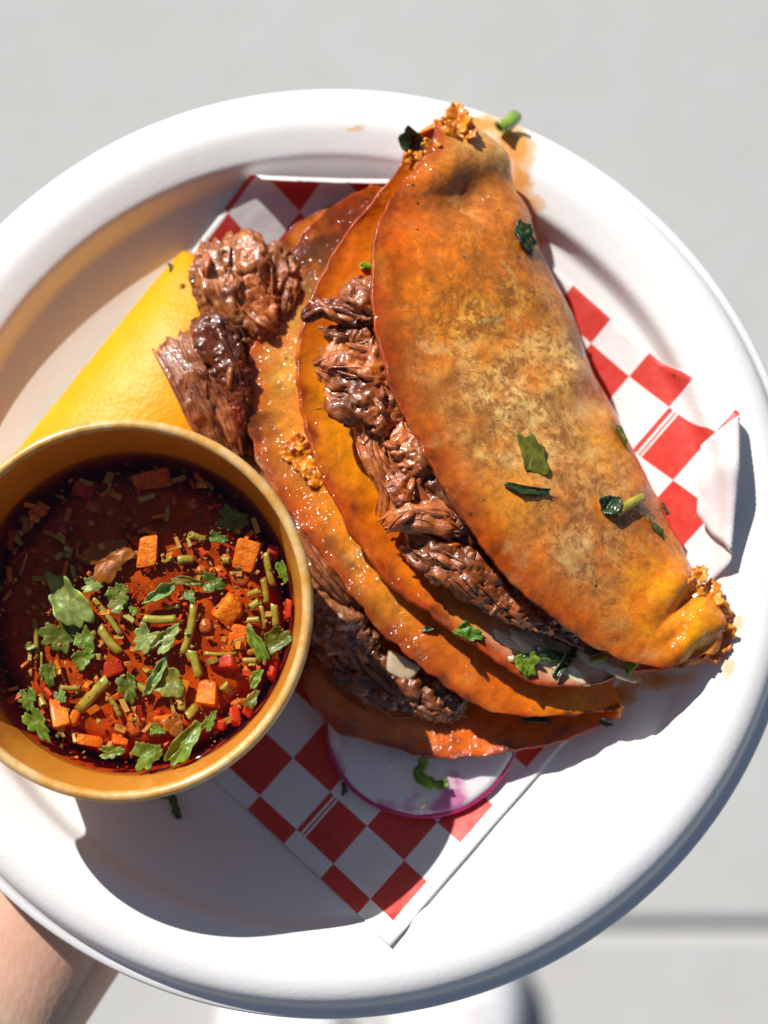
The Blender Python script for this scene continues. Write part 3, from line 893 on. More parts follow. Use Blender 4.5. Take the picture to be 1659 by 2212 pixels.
# loose shreds of beef
rsh = random.Random(77)
for par, zone in ((t2, [(455, 560, .031, 60), (520, 600, .034, 80), (560, 700, .030, 70), (420, 790, .032, 60), (455, 850, .031, 60), (490, 800, .033, 65), (505, 930, .026, 60), (650, 1130, .024, 55), (700, 1220, .025, 55), (690, 1260, .022, 60), (740, 1340, .022, 60), (770, 1420, .019, 50), (850, 1500, .017, 10), (930, 1525, .016, 10), (600, 640, .027, 75), (730, 1400, .018, 50)]),
                  (t1, [(720, 655, .046, 5), (770, 640, .047, -10), (760, 690, .046, 40), (740, 740, .043, -20), (735, 785, .047, 20), (780, 800, .047, 10), (770, 850, .047, 60), (820, 870, .047, 70), (800, 920, .043, 70), (850, 960, .045, 60), (890, 970, .046, 50), (870, 1040, .043, 60), (915, 1050, .044, 60), (880, 1110, .043, -8), (940, 1110, .043, 5), (960, 1140, .042, 20), (930, 1190, .040, 30), (1000, 1220, .040, 30), (1060, 1270, .038, 40), (1110, 1300, .036, 40), (1160, 1330, .034, 30), (980, 1180, .040, 25)])):
    for (u, v, z, an) in zone:
        for k in range(1):
            a = R(an + rsh.uniform(-40, 40)); L = rsh.uniform(45, 95)
            uu, vv = u + rsh.uniform(-22, 22), v + rsh.uniform(-22, 22)
            du, dv = math.cos(a) * L / 2, math.sin(a) * L / 2
            zz = z - rsh.uniform(0.001, 0.005)
            tn = rsh.choice(((1.4, 1.2, 1.0), (1.0, .75, .5), (.6, .45, .4), (1.6, 1.1, .6), (1.2, 1.1, 1.1)))
            r = rsh.uniform(.45, .95)
            meat(par, [(uu - du, vv - dv, zz - .002), (uu - du * .3 + rsh.uniform(-6, 6), vv - dv * .3 + rsh.uniform(-6, 6), zz), (uu + du * .4, vv + dv * .4, zz + .0006), (uu + du, vv + dv, zz - .0018)], [r * .6, r, r * 1.1, r * .5], 200 + int(u * 3 + v + k * 17), .7, tn, 1, .3, 'meat_shred', rsh.uniform(-.1, .2), True, 0.5)

# cheese, onion, crisp skirts
def on(u, v, lift=0.0, names=None):
    p, n = hit(u, v, names)
    return p + n * lift, n
for (u, v, ru, rv, rz, sd) in ((1150, 1400, 75, 26, 1.6, 1), (1215, 1440, 60, 24, 1.5, 2), (1090, 1380, 40, 18, 1.0, 3), (1280, 1425, 55, 20, 1.6, 4), (1330, 1450, 50, 14, 1.3, 5)):
    p, n = on(u, v, 0.0004, [t1key])
    blob('melted_cheese', p, (ru * mpp(.025), rv * mpp(.025), rz * .001), 50 + sd, M['cheese'], t1, .35, 1.7, n, R(-30))
ONION_AT = [(868, 1436, .0140, 74, 50, 25)]
rnd = random.Random(5)
CRISP = []
for (u, v, r) in ((645, 985, 34), (668, 1012, 28), (640, 960, 22), (686, 1036, 24)):
    p, n = on(u, v, 0.0012)
    CRISP.append((t2, p, n, r * mpp(.03), u + v))
for (u, v, z, r) in ((1532, 1288, .0225, 34), (1512, 1240, .024, 20), (1550, 1335, .0215, 36), (1556, 1378, .0205, 32), (1535, 1408, .0205, 26), (1495, 1272, .0245, 26), (1563, 1360, .0185, 26),
                     (985, 258, .038, 34), (960, 282, .0385, 28), (1008, 284, .0375, 28), (930, 318, .039, 20), (893, 345, .0345, 22)):
    CRISP.append((t1, W(u, v, z), Vector((rnd.uniform(-.4, .4), rnd.uniform(-.4, .4), 1)).normalized(), r * mpp(.02), u + v))
for (u, v, ru, rv) in ((700, 880, 46, 9), (735, 862, 24, 8), (1040, 1080, 12, 5)):
    p, n = on(u, v, 0.0000, [t1key])
    blob('cheese_crust', p, (ru * mpp(.045), rv * mpp(.045), .0009), int(u + v * 3), M['crust'], t1, .6, 2.8, n, R(20))

# ------------------------------------------------------------------ cup of broth
CUP_H, CUP_RT, CUP_RB = 0.058, 0.0462, 0.0360
CUP_TILT = R(4.0)
_cc = W(262, 1314, CUP_H)
CUP_TOP = Vector((_cc.x, _cc.y, CUP_H))
CUP_AX = Vector((0.0, -math.sin(CUP_TILT), math.cos(CUP_TILT)))
CUP_X = Vector((1, 0, 0)); CUP_Y = CUP_AX.cross(CUP_X)
CUP_BASE = CUP_TOP - CUP_AX * (CUP_H - 0.0042)
def cup_pt(r, a, h):
    return CUP_BASE + CUP_X * (r * math.cos(a)) + CUP_Y * (r * math.sin(a)) + CUP_AX * h

def mat_cup(inner):
    t = NT('kraft_inside' if inner else 'kraft_rim')
    c = t.coord('Object')
    st = t.noise(55, 4, 0.6, t.map(c, (1, 1, 0.5)))
    fine = t.noise(700, 3, 0.6, c)
    if inner:
        col = t.ramp(st, [(0.3, (0.60, 0.205, 0.012)), (0.55, (0.66, 0.260, 0.022)), (0.75, (0.52, 0.150, 0.008))])
    else:
        str_ = t.noise(160, 4, 0.65, c)
        col = t.ramp(str_, [(0.38, (0.62, 0.27, 0.030)), (0.52, (0.66, 0.39, 0.12)), (0.68, (0.74, 0.52, 0.26))])
    col = t.mix(t.ramp(fine, [(0.4, 0.0), (0.7, 0.06 if inner else 0.25)]), col, (0.80, 0.62, 0.36))
    t.l(col, t.b.inputs['Base Color'])
    t.set(Roughness=0.38)
    t.b.inputs['Coat Weight'].default_value = 0.25
    t.b.inputs['Coat Roughness'].default_value = 0.15
    t.l(t.bump(t.noise(260, 4, 0.6, c), 0.25, 0.0005), t.b.inputs['Normal'])
    return t.m
M['cup_in'] = mat_cup(True); M['cup_rim'] = mat_cup(False)

cup = empty('soup_cup', 'round kraft paper cup full of red broth at the left of the plate', 'cup', CUP_BASE)
cup['_wloc'] = tuple(CUP_BASE)
NS = 160
H = CUP_H - 0.0042
def lathe(prof, name, mat, parent, wob=0.0, seed=0):
    v = []
    for r, h in prof:
        for k in range(NS):
            a = 2 * math.pi * k / NS
            w = 1 + wob * (math.sin(2 * a + 0.4) * 0.6 + math.sin(3 * a + seed) * 0.4)
            dz = wob * 0.02 * math.sin(4 * a + seed) 
            v.append(cup_pt(max(r, 1e-5) * w, a, h + dz))
    f = grid_faces(len(prof), NS, close_v=True)
    return mesh(name, v, f, mat, parent)
def wall_r(h):
    return CUP_RB + (CUP_RT - 0.0012 - CUP_RB) * h / H
prof = [(0.0, 0.001)] + [(wall_r(0) * k / 6, 0.001) for k in range(1, 6)] + [(wall_r(H * k / 24), 0.001 + (H - 0.001) * k / 24) for k in range(0, 25)]
prof += [(wall_r(H * k / 24) + 0.0007, H * k / 24) for k in range(24, -1, -1)]
prof += [(wall_r(0) - 0.0005, -0.0005), (0.0, -0.0005)]
lathe(prof, 'cup_wall', M['cup_in'], cup, 0.004)
rp = []
for k in range(17):
    a = 2 * math.pi * k / 16
    rp.append((CUP_RT - 0.0006 + 0.0014 * math.cos(a), H - 0.0004 + 0.0016 * math.sin(a)))
lathe(rp, 'rolled_rim', M['cup_rim'], cup, 0.004)

# broth: clear red oil over a murky body
SH = H - 0.0205                       # height of the liquid above the cup's base
def mat_broth():
    t = NT('red_broth')
    t.t.nodes.remove(t.b)
    tr = t.n('ShaderNodeBsdfTransparent'); tr.inputs[0].default_value = (1.0, 0.96, 0.92, 1)
    gl = t.n('ShaderNodeBsdfGlossy'); gl.inputs['Roughness'].default_value = 0.02
    lw = t.n('ShaderNodeLayerWeight'); lw.inputs['Blend'].default_value = 0.5
    fac = t.math('ADD', t.math('MULTIPLY', t.math('POWER', lw.outputs['Facing'], 5.0), 0.95), 0.025)
    c = t.coord('Object')
    b = t.bump(t.noise(70, 3, 0.5, c), 0.12, 0.001)
    t.l(b, gl.inputs['Normal']); t.l(b, lw.inputs['Normal'])
    ms = t.n('ShaderNodeMixShader')
    t.l(fac, ms.inputs[0]); t.l(tr.outputs[0], ms.inputs[1]); t.l(gl.outputs[0], ms.inputs[2])
    t.l(ms.outputs[0], t.out.inputs['Surface'])
    va = t.n('ShaderNodeVolumeAbsorption')
    va.inputs['Color'].default_value = (0.95, 0.47, 0.07, 1)
    va.inputs['Density'].default_value = 240
    t.l(va.outputs[0], t.out.inputs['Volume'])
    return t.m
M['broth'] = mat_broth()
M['murk'] = mat_simple('murky_broth', (0.52, 0.180, 0.022), (0.27, 0.075, 0.009), 0.7, 200, 0.3, 0.001, 0.0, 0.0, 0.1)
broth = empty('broth', 'dark red oily broth filling the kraft cup', 'broth', CUP_BASE + CUP_AX * 0.002)
broth['_wloc'] = tuple(broth.location)
rs = wall_r(SH) * 0.996
prof = [(0.0, SH)] + [(rs * k / 14, SH) for k in range(1, 13)] + [(rs * 0.965, SH + 0.00005), (rs * 0.99, SH + 0.0003), (rs, SH + 0.0009), (rs - 0.0002, SH - 0.0005), (wall_r(0.003) - 0.0012, 0.003), (0.0, 0.003)]
lathe(prof, 'liquid', M['broth'], broth)
def build_murk():
    v = []
    n1, n2 = 56, NS
    for i in range(n1):
        q = i / (n1 - 1)
        r = rs * 0.93 * q
        for k in range(n2):
            a = 2 * math.pi * k / n2
            p = Vector((r * math.cos(a), r * math.sin(a), 0))
            h = SH - 0.0029 + 0.0012 * fbm(p, 130, 5.0, 3) - 0.012 * max(0, (q - 0.80) / 0.20) ** 2
            v.append(cup_pt(max(r, 1e-5), a, min(h, SH - 0.0007)))
    for (q, h) in ((.90, .016), (.82, .006), (0.001, .006)):
        for k in range(n2):
            v.append(cup_pt(rs * q, 2 * math.pi * k / n2, h))
    mesh('sediment', v, grid_faces(n1 + 3, n2, close_v=True), M['murk'], broth)
build_murk()


SURF0 = CUP_BASE + CUP_AX * SH
def soup(u, v, depth=0.0):
    d = ray(u, v)
    k = (SURF0 - CAM).dot(CUP_AX) / d.dot(CUP_AX)
    p = CAM + d * k
    # keep inside the cup
    q = p - SURF0
    q -= CUP_AX * q.dot(CUP_AX)
    lim = rs * 0.955
    if q.length > lim:
        q = q * (lim / q.length)
    return SURF0 + q - CUP_AX * depth
SM = mpp(0.036)
KS = PW / 1800.0
def cs(x, y):      # close-up coordinates of the bowl
    return ((60 + x / 2.592) * KS, (1220 + y / 2.592) * KS)
CSM = KS / 2.592 * SM

def frame(n, ang):
    """x axis along picture angle ang (degrees, clockwise from right), lying in the plane of n"""
    a = R(ang)
    X = Vector((math.cos(a), -math.sin(a), 0))
    X = (X - n * X.dot(n)).normalized()
    return X, n.cross(X)

def chunk_box(name, pos, n, ang, sx, sy, sz, mat, seed, parent=None, skew=0.12):
    """hand-cut dice: a rounded box with uneven corners"""
    rnd = random.Random(seed)
    X, Y = frame(n, ang)
    cor = {}
    for a in (-1, 1):
        for b in (-1, 1):
            for c in (-1, 1):
                cor[(a, b, c)] = Vector((a * (1 + rnd.uniform(-skew, skew)), b * (1 + rnd.uniform(-skew, skew)), c * (1 + rnd.uniform(-skew, skew))))
    N = 7
    vs, fs = [], []
    sq = lambda x: math.copysign(abs(x) ** 0.72, x)
    def put(x, y, z):
        q = Vector((0, 0, 0))
        for (a, b, c), w in cor.items():
            q += w * ((1 + a * x) * (1 + b * y) * (1 + c * z) / 8)
        # round the edges
        l = max(abs(x), 1e-6) ** 8 + max(abs(y), 1e-6) ** 8 + max(abs(z), 1e-6) ** 8
        q = q / (l ** (1 / 8)) if l > 1 else q
        d = 1 + 0.05 * noise.noise(q * 2.2 + Vector((seed, 0, 0)))
        return Vector(pos) + X * (q.x * sx / 2 * d) + Y * (q.y * sy / 2 * d) + n * (q.z * sz / 2 * d)
    for axis in range(3):
        for sgn in (-1, 1):
            off = len(vs)
            for i in range(N):
                for j in range(N):
                    a, b = sq(-1 + 2 * i / (N - 1)), sq(-1 + 2 * j / (N - 1))
                    c = [0, 0, 0]
                    c[axis] = sgn; c[(axis + 1) % 3] = a; c[(axis + 2) % 3] = b
                    vs.append(put(*c))
            g = grid_faces(N, N, off=off)
            fs += g if sgn > 0 else [tuple(reversed(q)) for q in g]
    return mesh(name, vs, fs, mat, parent)

def stem_piece(name, p0, p1, w, mat, n, seed, parent=None, ring=True):
    """a cut length of hollow herb stem"""
    rnd = random.Random(seed)
    p0, p1 = Vector(p0), Vector(p1)
    T = (p1 - p0).normalized()
    X = T.cross(n).normalized(); Y = X.cross(T)
    v = []
    K, NR = 14, 9
    bend = X * (p1 - p0).length * rnd.uniform(-0.05, 0.05)
    prof = [(0.0, 0.62), (0.0, 0.97)] + [(i / (NR - 1), 1.0) for i in range(NR)] + [(1.0, 0.97), (1.0, 0.62), (0.96, 0.5)]
    prof = [(0.04, 0.5)] + prof
    for t, rr in prof:
        c = p0.lerp(p1, t) + bend * (4 * t * (1 - t))
        sl = (T * w * 0.22 * rnd.choice((1, 1)))
        for k in range(K):
            a = 2 * math.pi * k / K
            r = w / 2 * rr * (1 + 0.06 * math.cos(5 * a + seed))
            e = sl * math.cos(a + seed) * (1 if t < 0.05 else (-0.6 if t > 0.95 else 0))
            v.append(c + X * (math.cos(a) * r) + Y * (math.sin(a) * r * 0.8) + e)
    f = grid_faces(len(prof), K, close_v=True)
    f.append(tuple(reversed(range(K)))); f.append(tuple((len(prof) - 1) * K + k for k in range(K)))
    return mesh(name, v, f, mat, parent)

def leaf(name, pos, n, ang, L, wid, mat, seed, curl=0.15, wave=0.12, cut=0.0, tint=(1, 1, 1), thick=0.00025, parent=None, lobes=True):
    """a coriander leaf (or a chopped bit of one): lobed, toothed outline, folded along its vein"""
    rnd = random.Random(seed)
    X, Y = frame(n, ang)
    NA, NRg = 72, 9
    ph = rnd.uniform(0, 6.28)
    v, col = [], []
    cuts = [(rnd.uniform(0, 6.28), rnd.uniform(0.45, 0.8)) for _ in range(2)] if cut else []
    for i in range(NRg):
        rr = i / (NRg - 1)
        for k in range(NA):
            a = 2 * math.pi * k / NA
            if lobes:
                o = 0.68 + 0.32 * abs(math.cos(1.5 * a)) ** 0.8
                o *= 1 + 0.09 * math.sin(9 * a + ph) + 0.05 * math.sin(17 * a + ph * 2)
                if abs(a - math.pi) < 0.5:
                    o *= 0.55 + 0.9 * abs(a - math.pi)
            else:
                o = 1.0 + 0.10 * math.sin(3 * a + ph) + 0.07 * math.sin(7 * a + ph * 2)
            o *= 1 + 0.22 * noise.noise(Vector((math.cos(a) * 2.3 + seed, math.sin(a) * 2.3, seed * .31)))
            x, y = o * math.cos(a), o * math.sin(a)
            for ca, cd in cuts:
                d = x * math.cos(ca) + y * math.sin(ca)
                if d > cd * 0.8:
                    x -= math.cos(ca) * (d - cd * 0.8); y -= math.sin(ca) * (d - cd * 0.8)
            x *= rr; y *= rr
            q = Vector((x * 1.3 + seed, y * 1.3, seed * 0.37))
            z = curl * (y * y * 1.2 - 0.25) + wave * noise.noise(q * 1.1) + 0.35 * wave * noise.noise(q * 3.1)
            # veins pressed into the blade
            vein = abs(math.sin(3.5 * a)) if lobes else abs(math.sin(2 * a + x * 5))
            z -= 0.02 * (1 - vein) ** 3 * rr
            v.append(Vector(pos) + X * (x * L / 2) + Y * (y * wid / 2) + n * (z * L / 2))
            lt = 1 + 0.55 * (1 - vein) ** 6 * rr + 0.35 * noise.noise(q * 2.3)
            col.append(np.array(tint) * lt)
    f = grid_faces(NRg, NA, close_v=True)
    return mesh(name, v, f, mat, parent, col=np.clip(np.array(col), 0, 4), solid=thick, offset=0.0)

for par, p, n, r, sd in CRISP:
    leaf('cheese_crust', p, n, sd * 37 % 360, r * 2.3, r * 1.9, M['crust'], sd, .3, .3, 0, (1, 1, 1), .0008, par, True)
for (u, v, z, sx, sy, an) in ONION_AT:
    chunk_box('onion_piece', W(u, v, z), Vector((-.15, -.25, .95)).normalized(), an, sx * mpp(z), sy * mpp(z), .0045, M['onion'], u, t2, 0.32)

ORD = ['first', 'second', 'third', 'fourth', 'fifth', 'sixth', 'seventh', 'eighth', 'ninth', 'tenth', 'eleventh', 'twelfth', 'thirteenth', 'fourteenth', 'fifteenth', 'sixteenth', 'seventeenth', 'eighteenth', 'nineteenth', 'twentieth',
       'twenty-first', 'twenty-second', 'twenty-third', 'twenty-fourth', 'twenty-fifth', 'twenty-sixth', 'twenty-seventh', 'twenty-eighth', 'twenty-ninth', 'thirtieth', 'thirty-first', 'thirty-second', 'thirty-third', 'thirty-fourth', 'thirty-fifth', 'thirty-sixth', 'thirty-seventh', 'thirty-eighth']
def label_row(items, text, cat, group):
    items.sort(key=lambda it: it[0])
    for k, (x, o, extra) in enumerate(items):
        tag(o, f'{extra or text}, {ORD[k]} of them from the left', cat, group)

# carrot dice
M['amber'] = mat_simple('broth_soaked_onion', (0.56, 0.27, 0.07), (0.42, 0.15, 0.03), 0.35, 260, 0.4, 0.0006, 0.3, 0.3)
car = []
for (x, y, w, h, ang, dep, red, ex) in ((745, 185, 112, 215, 4, .6, 0, None), (1345, 200, 150, 190, 12, .2, 0, None), (1225, 545, 135, 190, 40, .4, 0, None), (1300, 705, 120, 130, 20, 1.2, 0, None), (1110, 1055, 125, 155, 8, .2, 0, None),
        (1200, 870, 195, 80, 2, .5, 1, None), (515, 890, 125, 115, -10, .9, 1, None), (195, 1175, 100, 185, -18, .5, 0, None), (290, 1200, 72, 105, 20, .8, 0, None), (370, 1335, 175, 62, 14, .4, 0, None), (830, 1215, 140, 75, 2, .8, 0, None),
        (1180, 50, 140, 80, 10, 1.2, 1, None), (1590, 540, 42, 130, 3, .6, 1, None), (1265, 1190, 60, 110, -10, .8, 1, None), (1340, 1150, 60, 70, 30, 1.0, 1, None), (560, 1360, 120, 60, 10, 1.2, 0, None), (1180, 1230, 90, 70, 20, 1.4, 1, None),
        (1500, 890, 60, 150, 15, 1.4, 1, None), (660, 110, 70, 60, 30, 1.2, 1, None), (760, -250, 260, 120, -15, 1.0, 0, None), (330, -200, 150, 110, 20, 1.2, 1, None), (60, -60, 130, 90, -30, 1.0, 0, None), (1500, 190, 70, 60, 10, 1.3, 1, None)):
    p = soup(*cs(x, y), dep * .0012 + .0016)
    tl = random.Random(int(x + y * 3))
    nn = (CUP_AX + Vector((tl.uniform(-.45, .45), tl.uniform(-.45, .45), 0))).normalized()
    o = chunk_box('carrot_cube' if not red else 'red_pepper_piece', p, nn, ang, w * CSM * .92, h * CSM * .92, .0042, M['carrot_red'] if red else M['carrot'], int(x * 7 + y), None, 0.30)
    car.append((x, o, red))
label_row([(a, b, None) for a, b, r in car if not r], 'orange diced carrot floating in the red broth', 'carrot', 'carrot dice in the broth')
label_row([(a, b, None) for a, b, r in car if r], 'deep red pepper piece sunk in the red broth', 'pepper', 'red pepper pieces in the broth')

# stems
ste = []
for (x1, y1, x2, y2, w, dep) in ((395, 460, 575, 690, 45, .2), (450, 650, 570, 800, 70, .2), (715, 595, 915, 595, 62, -.4), (1020, 510, 950, 810, 62, .1), (1010, 790, 1050, 950, 68, -.2), (490, 970, 320, 1150, 92, .4), (500, 1070, 570, 1190, 42, .5), (1460, 200, 1500, 390, 55, .4),
        (1440, 350, 1460, 500, 50, .9), (1350, 450, 1420, 425, 45, .3), (1360, 530, 1420, 490, 60, .1), (1340, 605, 1420, 600, 45, .3), (1510, 510, 1520, 640, 58, .2), (1430, 520, 1450, 660, 34, .6), (1000, 85, 1090, 115, 55, .2), (1185, 240, 1240, 240, 60, .4), (930, 240, 1010, 235, 68, .1),
        (640, 985, 740, 1040, 60, .7), (945, 1060, 945, 1150, 66, .4), (1090, 805, 1280, 805, 25, 0), (1325, 850, 1400, 850, 44, .2), (50, 600, 62, 840, 40, .6), (95, 800, 100, 980, 20, .3), (205, 1012, 330, 1015, 40, .6), (840, 535, 930, 520, 30, .5), (280, 270, 300, 370, 36, .5), (70, 1060, 110, 1130, 60, .7),
        (690, -130, 780, -160, 50, .3), (860, -100, 850, 0, 40, .6), (100, 60, 240, 130, 40, .5), (-40, 330, 10, 200, 20, .3), (860, 180, 950, 160, 12, .2), (1200, 1000, 1230, 1040, 84, .6), (980, 1190, 1030, 1130, 76, .5)):
    u0, v0 = cs(x1, y1); u1, v1 = cs(x2, y2)
    d = dep * .001 + w * CSM * 0.28
    dd = random.Random(int(x1 * 5 + y2)).uniform(-.0009, .0009)
    o = stem_piece('coriander_sprig', soup(u0, v0, d + dd), soup(u1, v1, d - dd), w * CSM * .8, M['stem'], CUP_AX, int(x1 + y1))
    ste.append((x1, o, None))
label_row(ste, 'pale green coriander stem afloat in the broth', 'stem', 'herb stems in the broth')

# leaves
lea = []
PALE = (2.7, 2.2, 4.0); MID = (1.5, 1.6, 1.0); DK = (1.1, 1.2, .8); TEAL = (2.0, 2.1, 4.2); ORG = (3.6, .75, .4)
for (x, y, L, wd, ang, tint, dep, lob, curl) in ((265, 495, 370, 190, 52, PALE, -.5, 0, .25), (735, 720, 185, 170, 120, PALE, -.3, 1, .2), (850, 725, 230, 110, -48, PALE, -.7, 1, .3), (795, 945, 250, 62, -62, TEAL, -.6, 0, .3), (870, 985, 190, 165, 30, (2.4, 1.6, 1.4), -.3, 0, .2), (490, 235, 330, 280, -30, ORG, .5, 1, .1),
        (825, 440, 220, 70, -28, TEAL, -.5, 0, .4), (400, 395, 125, 95, 10, PALE, -.2, 1, .3), (205, 690, 220, 230, 70, DK, .8, 1, .1), (360, 725, 180, 130, 60, MID, .2, 1, .3), (140, 930, 170, 90, 80, DK, .3, 1, .3), (345, 840, 170, 110, -40, MID, .2, 1, .2), (620, 1010, 190, 120, 70, DK, .6, 1, .2),
        (735, 1425, 200, 165, -20, MID, .1, 1, .2), (965, 1360, 310, 120, -55, MID, -.2, 0, .3), (520, 1405, 170, 80, -5, MID, .2, 1, .2), (70, 1230, 240, 120, 55, MID, .1, 1, .3), (10, 1080, 150, 110, 80, MID, .4, 1, .2), (800, 1268, 110, 60, 20, MID, -.1, 1, .3), (900, 1240, 160, 130, 60, ORG, .4, 1, .2),
        (1410, 765, 240, 75, 62, MID, -.1, 0, .3), (1520, 730, 200, 130, -40, (1.1, 1.0, .7), .1, 0, .3), (1400, 960, 130, 60, -65, MID, 0, 0, .2), (1375, 1090, 130, 70, -60, (1.6, 1.1, .7), .2, 1, .2), (1130, 380, 160, 120, 10, DK, .2, 1, .3), (1165, 105, 130, 70, 15, DK, 0, 1, .3), (555, 520, 95, 80, -10, (2.6, 1.9, 3.4), -.6, 0, .1),
        (215, 1065, 95, 70, 60, TEAL, -.4, 1, .4), (30, 765, 66, 50, 0, (2.4, 1.8, 1.4), -.3, 1, .3), (1575, 305, 140, 55, 70, MID, 0, 0, .3), (1115, 1225, 150, 70, -60, MID, .2, 1, .2), (655, 550, 62, 44, 60, MID, 0, 0, .2), (560, 450, 150, 150, -60, MID, .6, 1, .2), (980, 370, 200, 50, 8, (1.8, 1.0, .6), .1, 0, .2), (1000, 460, 90, 70, 60, TEAL, -.3, 1, .3),
        (1250, -10, 220, 150, 10, DK, .2, 1, .2), (985, 680, 40, 26, 0, PALE, -.4, 0, .2)):
    o = leaf('coriander_leaf', soup(*cs(x, y), dep * .001 - .0001), CUP_AX, ang, L * CSM * 1.02, wd * CSM * 1.05, M['leaf'], int(x * 3 + y), curl * .7, .13, 0, tint, lobes=bool(lob))
    big = {265: 'largest pale green coriander leaf afloat in the broth', 490: 'orange stained coriander leaf in the broth'}.get(x)
    if big:
        tag(o, big, 'leaf', 'coriander leaves in the broth')
    else:
        lea.append((x, o, None))
label_row(lea, 'green coriander leaf afloat in the broth', 'leaf', 'coriander leaves in the broth')
# translucent onion bits
oni = []
for (x, y, w, h, ang, dep) in ((1300, 350, 115, 90, 10, .5), (1175, 310, 100, 90, 30, .9), (660, 1235, 110, 170, 20, .9), (1345, 930, 60, 110, -20, .5), (1060, 300, 80, 70, 0, .6), (1085, 640, 90, 90, 0, .3), (1290, 1105, 110, 50, -15, .4), (460, 750, 60, 80, 20, .8), (320, 285, 60, 50, 10, .4), (745, 1290, 60, 50, 0, .6),
        (1210, 215, 60, 60, 30, .9), (1365, 800, 60, 46, -10, .4), (90, 560, 46, 40, 0, .4), (895, 800, 36, 30, 0, .3), (1105, 715, 30, 26, 0, .3), (400, -90, 110, 80, 30, .5), (1010, -110, 90, 70, 0, .5)):
    o = blob('onion_bit', soup(*cs(x, y), dep * .001 + .0021), (w * CSM / 2, h * CSM / 2, .0011), int(x + y), M['amber'], None, .22, 1.3, CUP_AX, R(-ang), (10, 16))
    oni.append((x, o, None))
label_row(oni, 'small translucent onion bit in the broth', 'onion', 'onion bits in the broth')

# chilli and herb flecks drifting in the broth
def build_flecks():
    rf = random.Random(8)
    v, f, col = [], [], []
    pal = ((1.0, .30, .04), (.9, .45, .08), (.55, .10, .02), (.25, .32, .06), (.8, .55, .2))
    for k in range(1500):
        a = rf.uniform(0, 6.283); r = rs * 0.96 * math.sqrt(rf.random())
        dep = abs(rf.gauss(0, .0014)) + .0002
        c = SURF0 + CUP_X * (r * math.cos(a)) + CUP_Y * (r * math.sin(a)) - CUP_AX * dep
        e = rf.uniform(.00012, .00045) if k < 1150 else rf.uniform(.0005, .0013)
        off = len(v)
        cc = pal[rf.randrange(5)]
        ax = [Vector((rf.gauss(0, 1), rf.gauss(0, 1), rf.gauss(0, .5))).normalized() for _ in range(2)]
        n = ax[0].cross(ax[1]).normalized()
        y = n.cross(ax[0])
        for d in (ax[0], y * .7, -ax[0] * .8, -y * .6, n * .35, -n * .35):
            v.append(c + d * e); col.append(cc)
        for q in range(4):
            f.append((off + q, off + (q + 1) % 4, off + 4)); f.append((off + (q + 1) % 4, off + q, off + 5))
    for k in range(170):
        a = rf.uniform(0, 6.283); r = rs * 0.93 * math.sqrt(rf.random())
        c = SURF0 + CUP_X * (r * math.cos(a)) + CUP_Y * (r * math.sin(a)) - CUP_AX * rf.uniform(.0006, .0022)
        cc = ((1.2, .42, .03), (.62, .58, .10), (.75, .68, .16), (.9, .10, .02), (.95, .55, .14))[rf.randrange(5)]
        X = Vector((rf.gauss(0, 1), rf.gauss(0, 1), rf.gauss(0, .35))).normalized(); Z = X.cross(Vector((rf.gauss(0, .3), rf.gauss(0, .3), 1)).cross(X)).normalized(); Y = Z.cross(X)
        Z = X.cross(Y)
        lx, ly = rf.uniform(.0006, .0024), rf.uniform(.0004, .0009)
        off = len(v)
        for sx in (-1, 1):
            for sy in (-1, 1):
                for sz in (-1, 1):
                    v.append(c + X * (sx * lx * rf.uniform(.7, 1)) + Y * (sy * ly * rf.uniform(.6, 1)) + Z * (sz * ly * rf.uniform(.6, 1))); col.append(cc)
        f += [tuple(off + q for q in fc) for fc in ((0, 1, 3, 2), (4, 6, 7, 5), (0, 4, 5, 1), (2, 3, 7, 6), (0, 2, 6, 4), (1, 5, 7, 3))]
    m = mat_simple('spice_fleck', (0.6, 0.6, 0.6), None, 0.5, 300, 0, 0, 0, 0, .3, True)
    o = mesh('spice_flecks', v, f, m, None, False, col=np.array(col))
    tag(o, 'tiny chopped vegetable, chilli and herb bits drifting in the red broth', 'spice', kind='stuff')
build_flecks()

# ------------------------------------------------------------------ lemon wedge, peel side up
def mat_lemon():
    t = NT('lemon_peel')
    c = t.coord('Object')
    vor = t.n('ShaderNodeTexVoronoi'); vor.inputs['Scale'].default_value = 620
    t.l(c, vor.inputs['Vector'])
    col = t.ramp(t.noise(45, 3, 0.5, c), [(0.3, (0.80, 0.385, 0.003)), (0.7, (0.76, 0.315, 0.002))])
    t.l(col, t.b.inputs['Base Color'])
    t.set(Roughness=0.48)
    t.b.inputs['Specular IOR Level'].default_value = 0.3
    t.b.inputs['Subsurface Weight'].default_value = 0.3
    t.b.inputs['Subsurface Radius'].default_value = (1, .6, .1)
    t.b.inputs['Subsurface Scale'].default_value = .002
    b1 = t.bump(vor.outputs['Distance'], 0.3, 0.0004)
    b2 = t.bump(t.noise(110, 3, 0.5, c), 0.08, 0.0012, b1)
    t.l(b2, t.b.inputs['Normal'])
    return t.m
M['peel'] = mat_lemon()
M['pith'] = mat_simple('lemon_pith', (0.80, 0.72, 0.42), None, 0.6, 200, 0.3, 0.0006)
M['pulp'] = mat_simple('lemon_pulp', (0.78, 0.52, 0.06), (0.70, 0.40, 0.03), 0.25, 260, 0.6, 0.001, 0.5, 0.3)
